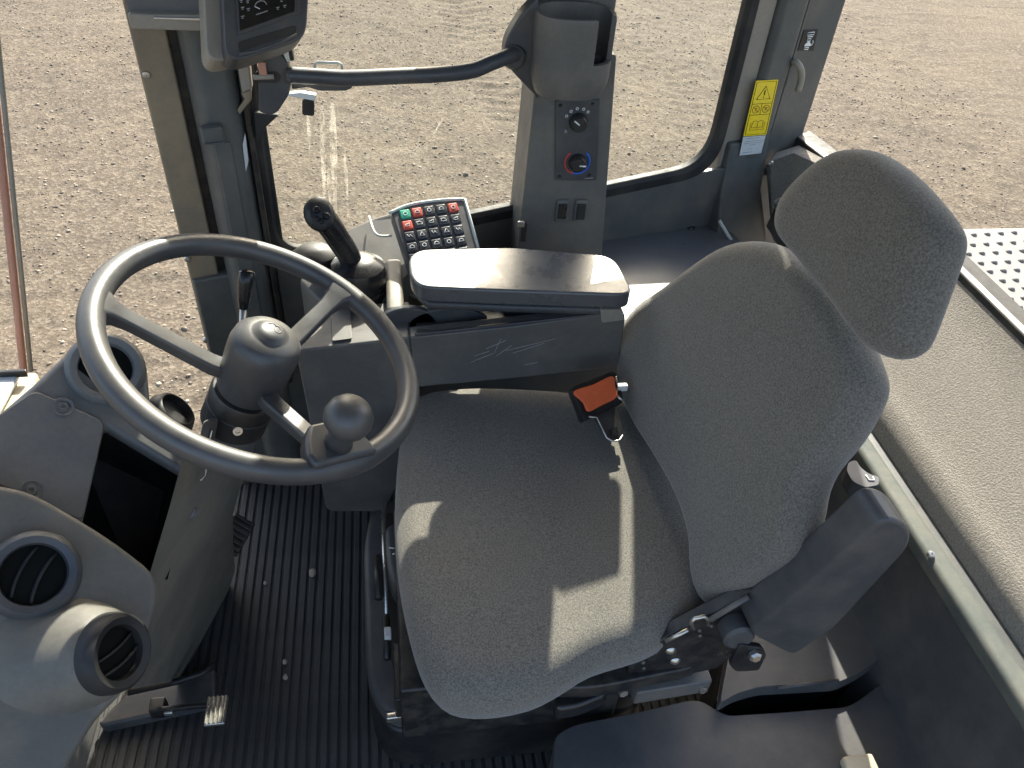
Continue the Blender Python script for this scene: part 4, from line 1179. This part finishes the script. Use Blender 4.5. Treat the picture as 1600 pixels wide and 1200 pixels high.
# brake pedal
pd = thing("pedal", at(335, 1110, z=0.08), "bright ribbed metal pedal on a black arm at the column base", "pedal")
pz = 0.1
box("arm", (at(248, 1104, z=pz) + at(324, 1107, z=pz)) / 2, ((at(324, 1107, z=pz) - at(248, 1104, z=pz)).length, 0.008, 0.01), "black_metal", pd, 0.002)
box("hinge", at(248, 1106, z=pz - 0.01), (0.025, 0.025, 0.03), "black_metal", pd, 0.003)
box("hinge_bolt", at(264, 1112, z=pz - 0.005), (0.016, 0.012, 0.012), "steel", pd, 0.003)
pc_ = at(338, 1111, z=pz + 0.006)
box("pad", pc_, (0.034, 0.05, 0.008), "steel", pd, 0.002)
for i in range(5):
    box("pad_rib", pc_ + V((-0.014 + 0.007 * i, 0, 0.005)), (0.0032, 0.048, 0.006), "steel", pd, 0.001)
pd2 = thing("pedal", at(370, 835, z=0.1), "black ribbed pedal half hidden behind the column cover", "pedal")
c = at(368, 835, z=0.1)
ax3 = (unit((0.35, 1, 0)), unit((1, -0.35, -0.7)), unit((0.5, -0.2, 0.8)))
box("pad", c, (0.085, 0.05, 0.01), "black_plastic", pd2, 0.003, ax3)
for i in range(6):
    box("pad_rib", c + ax3[0] * (-0.034 + 0.0136 * i) + ax3[2] * 0.007, (0.005, 0.044, 0.006), "black_plastic", pd2, 0.001, ax3)

# pebbles carried in on shoes
for i, (px, py, r, lab) in enumerate(((488, 895, 0.009, "pale oblong pebble on the mat between column and seat"), (445, 1034, 0.0055, "small grey pebble on the mat, upper of a close pair"), (446, 1058, 0.006, "small grey pebble on the mat, lower of a close pair"), (414, 911, 0.0045, "tiny pebble on the mat close to the steering column"))):
    bm = bmesh.new(); bmesh.ops.create_icosphere(bm, subdivisions=2, radius=r)
    for v in bm.verts:
        v.co *= 1 + 0.25 * (R_.random() - 0.5); v.co.x *= 0.8; v.co.y *= 1.25 if i == 0 else 1.0; v.co.z *= 0.7
    me = bpy.data.meshes.new("pebble"); bm.to_mesh(me); bm.free()
    me.materials.append(M["pebble_stone"])
    o = bpy.data.objects.new("pebble", me); o.location = at(px, py, z=0.008); COL.objects.link(o)
    tag(o, lab, "pebble", "pebbles on the floor mat")

#====================================================================== operator seat
st_ = thing("operator_seat", V((0.3, 0.74, 0.0)), "grey fabric operator seat with headrest, folded armrest and black base", "seat")
CZ = 0.475
cu_px = [(655, 628), (720, 617), (800, 617), (900, 624), (985, 640), (1060, 700), (1110, 780), (1140, 860), (1130, 930), (1085, 985), (1010, 1020), (930, 1045), (880, 1075), (830, 1100), (760, 1113), (700, 1106), (664, 1068), (640, 1000), (624, 920), (617, 830), (620, 740), (632, 660)]
co = catmull([at(px, py, z=CZ - 0.01) for px, py in cu_px], 3, True)
def sagc(p):
    q = p.copy()
    if p.z > CZ:
        d2 = ((p.x - 0.24) / 0.2) ** 2 + ((p.y - 0.75) / 0.22) ** 2
        q.z -= 0.012 * math.exp(-d2)
    return q
pillow("cushion", co, (0, 0, 1), 0.045, 0.065, 0.055, "seat_fabric", st_, crown=0.012, sag=sagc)
# backrest
UB = unit((0.27, 0, 1)); LBv = unit((-0.05, 1, 0)); NB = LBv.cross(UB).normalized()
if NB.x > 0: NB = -NB
BPt = V((0.43, 0.55, 0.5)); BPL = (BPt, NB)
b_px = [(976, 545), (980, 515), (1008, 478), (1052, 448), (1105, 408), (1150, 383), (1195, 378), (1235, 392), (1300, 450), (1345, 520), (1368, 572), (1374, 605), (1362, 640), (1333, 690), (1296, 735), (1276, 775), (1266, 825), (1250, 868), (1200, 905), (1150, 935), (1118, 948), (1103, 915), (1098, 850), (1075, 780), (1035, 710), (1000, 655), (980, 600)]
bo_ = catmull([at(px, py, pl=BPL) for px, py in b_px], 3, True)
pillow("backrest", bo_, NB, 0.032, 0.035, 0.03, "seat_fabric", st_, crown=0.004)
h_px = [(1223, 345), (1232, 312), (1262, 276), (1305, 243), (1345, 234), (1385, 243), (1430, 275), (1470, 318), (1496, 356), (1500, 385), (1488, 425), (1468, 480), (1447, 535), (1432, 555), (1408, 562), (1382, 555), (1358, 535), (1310, 470), (1262, 410), (1230, 372)]
HPt = BPt + NB * 0.03
ho = catmull([at(px, py, pl=(HPt, NB)) for px, py in h_px], 3, True)
pillow("headrest", ho, NB, 0.034, 0.03, 0.038, "seat_fabric", st_, crown=0.005)
# shell behind the cushion joint (blue-grey plastic edge)
tube("back_shell_edge", [at(px, py, pl=(BPt - NB * 0.02, NB)) for (px, py) in ((985, 640), (1010, 690), (1045, 745), (1075, 805), (1090, 860))], 0.012, "dark_plastic", st_, n=10)
# folded left armrest
AR = [at(1170, 990, y=0.50), at(1240, 1026, y=0.50), at(1305, 982, y=0.487), at(1422, 856, y=0.475), at(1426, 830, y=0.475), at(1406, 814, y=0.475), at(1378, 812, y=0.475), at(1260, 917, y=0.487)]
arm = prism("armrest", fillet(AR, 0.02, 4), (-0.006, 0.045, 0.006), "dark_plastic", st_, bevel=0.018, seg=5, label="dark padded armrest folded up beside the backrest")
# pivot bracket plates
PB = [at(px, py, y=0.535) for (px, py) in ((985, 1030), (1060, 985), (1140, 945), (1190, 915), (1230, 880), (1260, 870), (1210, 960), (1165, 1010), (1120, 1045), (1020, 1068), (980, 1058))]
plt_ = prism("pivot_plate", PB, (0, 0.02, 0), "black_metal", st_, bevel=0.003)
for (px, py) in ((1048, 1017), (1055, 1033)):
    lathe("rivet", [(0, 0.004), (0.004, 0.0038), (0.0075, 0.001), (0.008, 0)], at(px, py, y=0.534), (0, -1, 0), "steel", plt_, n=16)
for (px, py) in ((1005, 1035), (1006, 1044), (1093, 985), (1094, 993), (1112, 978)):
    lathe("rivet", [(0, 0.002), (0.002, 0.002), (0.003, 0)], at(px, py, y=0.534), (0, -1, 0), "grey_plastic", plt_, n=10)
tube("adjuster_hook", [at(px, py, y=0.53) for (px, py) in ((1084, 982), (1080, 972), (1086, 966), (1100, 963), (1106, 968), (1107, 976))], 0.0028, "steel", plt_, n=8)
tube("adjuster_rod", [at(1040, 1002, y=0.53), at(1075, 984, y=0.53)], 0.003, "steel", plt_, n=8)
tube("adjuster_rod", [at(1110, 968, y=0.53), at(1170, 932, y=0.53)], 0.004, "grey_plastic", plt_, n=8)
prism("pivot_tab", fillet([at(px, py, y=0.5) for (px, py) in ((1155, 1008), (1190, 1012), (1198, 1024), (1186, 1048), (1150, 1050), (1140, 1040))], 0.006, 3), (0, 0.008, 0), "black_metal", st_, bevel=0.002)
lathe("pivot_bolt", [(0, 0.009), (0.006, 0.009), (0.009, 0.006), (0.0095, 0)], at(1178, 1022, y=0.498), (0, -1, 0.2), "steel", st_, n=6, smooth=False)
lathe("pivot_drum", [(0.022, -0.012), (0.022, 0.012), (0.017, 0.016), (0, 0.016)], at(1150, 985, y=0.52), (0, -1, 0.1), "dark_plastic", st_, n=24)
# seat pan, rails and levers
prism("seat_pan", fillet([at(px, py, z=0.40) for (px, py) in ((640, 690), (980, 690), (1150, 900), (1100, 1040), (930, 1075), (700, 1075), (640, 960))], 0.03, 4), (0, 0, -0.03), "black_metal", st_, bevel=0.004)
box("slide_rail", (at(985, 1078, z=0.33) + at(1108, 1058, z=0.33)) / 2, (0.12, 0.03, 0.035), "grey_plastic", st_, 0.003, (unit(at(1108, 1058, z=0.33) - at(985, 1078, z=0.33)), V((0, 1, 0)), V((0, 0, 1))))
for (px, py) in ((1096, 1073), (972, 1078)):
    lathe("rail_bolt", [(0, 0.008), (0.007, 0.008), (0.008, 0.004), (0.008, -0.006)], at(px, py, z=0.325), (0.1, -1, 0.2), "steel", st_, n=6, smooth=False)
hl = [at(px, py, z=0.35) for (px, py) in ((866, 1085), (905, 1062), (948, 1056), (952, 1085), (905, 1104), (868, 1110))]
hn = prism("adjust_lever", fillet(hl, 0.012, 4), (0, 0, -0.035), "black_gloss", st_, bevel=0.008, seg=3, label="black seat adjustment lever with white pictogram")
sy = [at(px, py, z=0.3512) for (px, py) in ((899, 1056), (905, 1053), (911, 1056), (908, 1062), (914, 1064))]
tube("lever_symbol", sy, 0.0012, "white_print", hn, n=6)
# suspension base
bz = 0.2
bb = [at(px, py, z=bz) for (px, py) in ((580, 788), (640, 770), (1010, 800), (1010, 1085), (640, 1122), (600, 1112), (572, 1060), (568, 850))]
prism("base_tray", fillet(bb, 0.04, 5), (0, 0, -0.05), "box_plastic", st_, bevel=0.012, seg=4)
prism("base_foot", fillet([p + V((0.0, 0, -0.055)) for p in bb], 0.04, 5), (0, 0, -0.13), "black_plastic", st_, bevel=0.008)
prism("base_inset", fillet([at(px, py, z=bz + 0.003) for (px, py) in ((598, 800), (960, 800), (960, 1075), (640, 1090), (620, 1060), (602, 1000))], 0.02, 4), (0, 0, -0.01), "black_plastic", st_, bevel=0.002)
box("suspension_box", at(780, 950, z=0.28), (0.34, 0.34, 0.15), "black_metal", st_, 0.006)
box("front_box", at(640, 1060, z=0.23), (0.05, 0.1, 0.06), "black_metal", st_, 0.004)
wk = prism("weight_knob", fillet([at(px, py, z=0.27) for (px, py) in ((601, 818), (640, 812), (650, 900), (645, 925), (615, 918), (604, 880))], 0.02, 4), (0, 0, -0.06), "box_plastic", st_, bevel=0.01, seg=3)
tube("knob_letter", [at(px, py, z=0.2715) for (px, py) in ((608, 856), (619, 857), (620, 864), (613, 866)) ], 0.0012, "white_print", wk, n=6)
tube("side_rod", [at(599, 786, z=0.25), at(600, 860, z=0.25), at(604, 960, z=0.24)], 0.004, "steel", st_, n=8)
tube("side_rod", [at(590, 870, z=0.245), at(592, 935, z=0.245)], 0.008, "black_plastic", st_, n=10)
tube("side_rod", [at(604, 965, z=0.24), at(605, 1030, z=0.235)], 0.006, "black_metal", st_, n=10)
box("side_clip", at(606, 990, z=0.245), (0.012, 0.02, 0.012), "white_plastic", st_, 0.002)
box("frame_rail", at(700, 1108, z=0.19), (0.2, 0.012, 0.016), "steel", st_, 0.003, (V((1, 0.04, 0)), V((-0.04, 1, 0)), V((0, 0, 1))))
tube("rail_cable", [at(690, 1097, z=0.22), at(660, 1100, z=0.22), at(630, 1108, z=0.21)], 0.004, "black_plastic", st_, n=8)
prism("letter_mark", [at(676, 1098, z=0.23), at(684, 1094, z=0.23), at(684, 1097, z=0.23), at(678, 1101, z=0.23)], (0, 0, 0.001), "white_print", st_)
# lumbar handle behind the backrest
lh = [at(px, py, z=0.52) for (px, py) in ((1325, 722), (1338, 718), (1345, 730), (1358, 740), (1375, 745), (1374, 758), (1352, 762), (1332, 752), (1323, 736))]
lk_ = prism("recline_handle", fillet(lh, 0.006, 3), (0, 0, -0.03), "dark_plastic", st_, bevel=0.006)
tube("handle_symbol", [at(px, py, z=0.5215) for (px, py) in ((1353, 742), (1358, 750), (1366, 750), (1364, 745))], 0.001, "white_print", lk_, n=6)

# seat belt buckle
sb = thing("seat_belt_buckle", at(930, 620, z=0.57), "orange-covered seat belt guide with black tongue lying on the cushion", "seat belt")
SBN = unit((0.1, -0.5, 0.85)); SBP = (at(935, 625, z=0.575), SBN)
def sbp(px, py, o=0.0): return at(px, py, pl=(SBP[0] + SBN * o, SBN))
prism("frame", fillet([sbp(px, py) for (px, py) in ((892, 605), (958, 579), (966, 586), (975, 628), (912, 657), (906, 640))], 0.006, 3), -SBN * 0.022, "black_gloss", sb, bevel=0.004)
prism("orange_cover", catmull([sbp(px, py, 0.004) for (px, py) in ((895, 613), (925, 602), (955, 589), (960, 605), (962, 622), (940, 634), (918, 644), (910, 630))], 4, True), SBN * 0.006, "orange_cover", sb, bevel=0.003)
prism("tongue", fillet([sbp(px, py, -0.002) for (px, py) in ((925, 652), (962, 636), (972, 672), (970, 684), (960, 690), (948, 686))], 0.006, 4), SBN * 0.004, "black_metal", sb, bevel=0.001)
tube("tongue_edge", [sbp(px, py, 0.001) for (px, py) in ((920, 651), (932, 652), (940, 668), (948, 684), (958, 690), (968, 688), (973, 680))], 0.0016, "steel", sb, n=6)
prism("tongue_slot", [sbp(px, py, 0.0025) for (px, py) in ((950, 672), (964, 667), (967, 677), (955, 682))], SBN * 0.001, "black_gloss", sb)
tube("belt_pin", [sbp(px, py, 0.0) for (px, py) in ((962, 588), (966, 605), (962, 615), (968, 622), (974, 626))], 0.0022, "steel", sb, n=8)
box("belt_lug", sbp(972, 605, 0.0), (0.018, 0.01, 0.012), "white_plastic", sb, 0.002)

#====================================================================== left side covers (bottom right of the view)
la_ = thing("floor_cover", V((0.5, 0.4, 0.0)), "blue-grey moulded plastic cover on the floor beside the seat", "cover")
ca = [at(px, py, z=0.24) for (px, py) in ((866, 1152), (880, 1140), (905, 1130), (1000, 1112), (1075, 1094), (1095, 1094), (1135, 1118), (1230, 1112), (1325, 1104), (1345, 1092), (1452, 1006), (1500, 1080), (1535, 1140), (1555, 1290), (860, 1290))]
prism("cover_shell", fillet(ca, 0.012, 3), (0, 0, -0.24), "box_plastic", la_, bevel=0.012, seg=4)
lb3 = thing("step_cover", V((0.7, 0.6, 0.0)), "dark raised plastic cover between the folded armrest and the rear rail", "cover")
cb2 = [at(px, py, z=0.27) for (px, py) in ((1124, 1100), (1150, 1084), (1188, 1073), (1312, 1066), (1345, 1050), (1444, 982), (1420, 900), (1330, 800), (1240, 800), (1150, 960))]
prism("cover_shell", fillet(cb2, 0.012, 3), (0, 0, -0.03), "box_plastic", lb3, bevel=0.01, seg=4)
prism("cover_body", [p + V((0.01, 0.02, -0.032)) for p in cb2], (0, 0, -0.23), "black_plastic", lb3)
tube("cover_rib", [at(1215, 1075, z=0.272), at(1310, 1062, z=0.272)], 0.003, "box_plastic", lb3, n=6)
cbl = tube("pale_hose", catmull([at(1498, 1160, z=0.28), at(1508, 1156, z=0.29), at(1518, 1172, z=0.28), at(1535, 1215, z=0.25)], 5), 0.006, "pipe_white")
tag(cbl, "short pale hose at the lower right corner of the cover", "hose")
bx_ = box("cream_block", at(1343, 1198, z=0.25), (0.05, 0.03, 0.02), "cream_paint", None, 0.005)
tag(bx_, "small cream block at the bottom edge on the floor cover", "block")
for o in bpy.data.objects:
    if "_loc" in o: del o["_loc"]
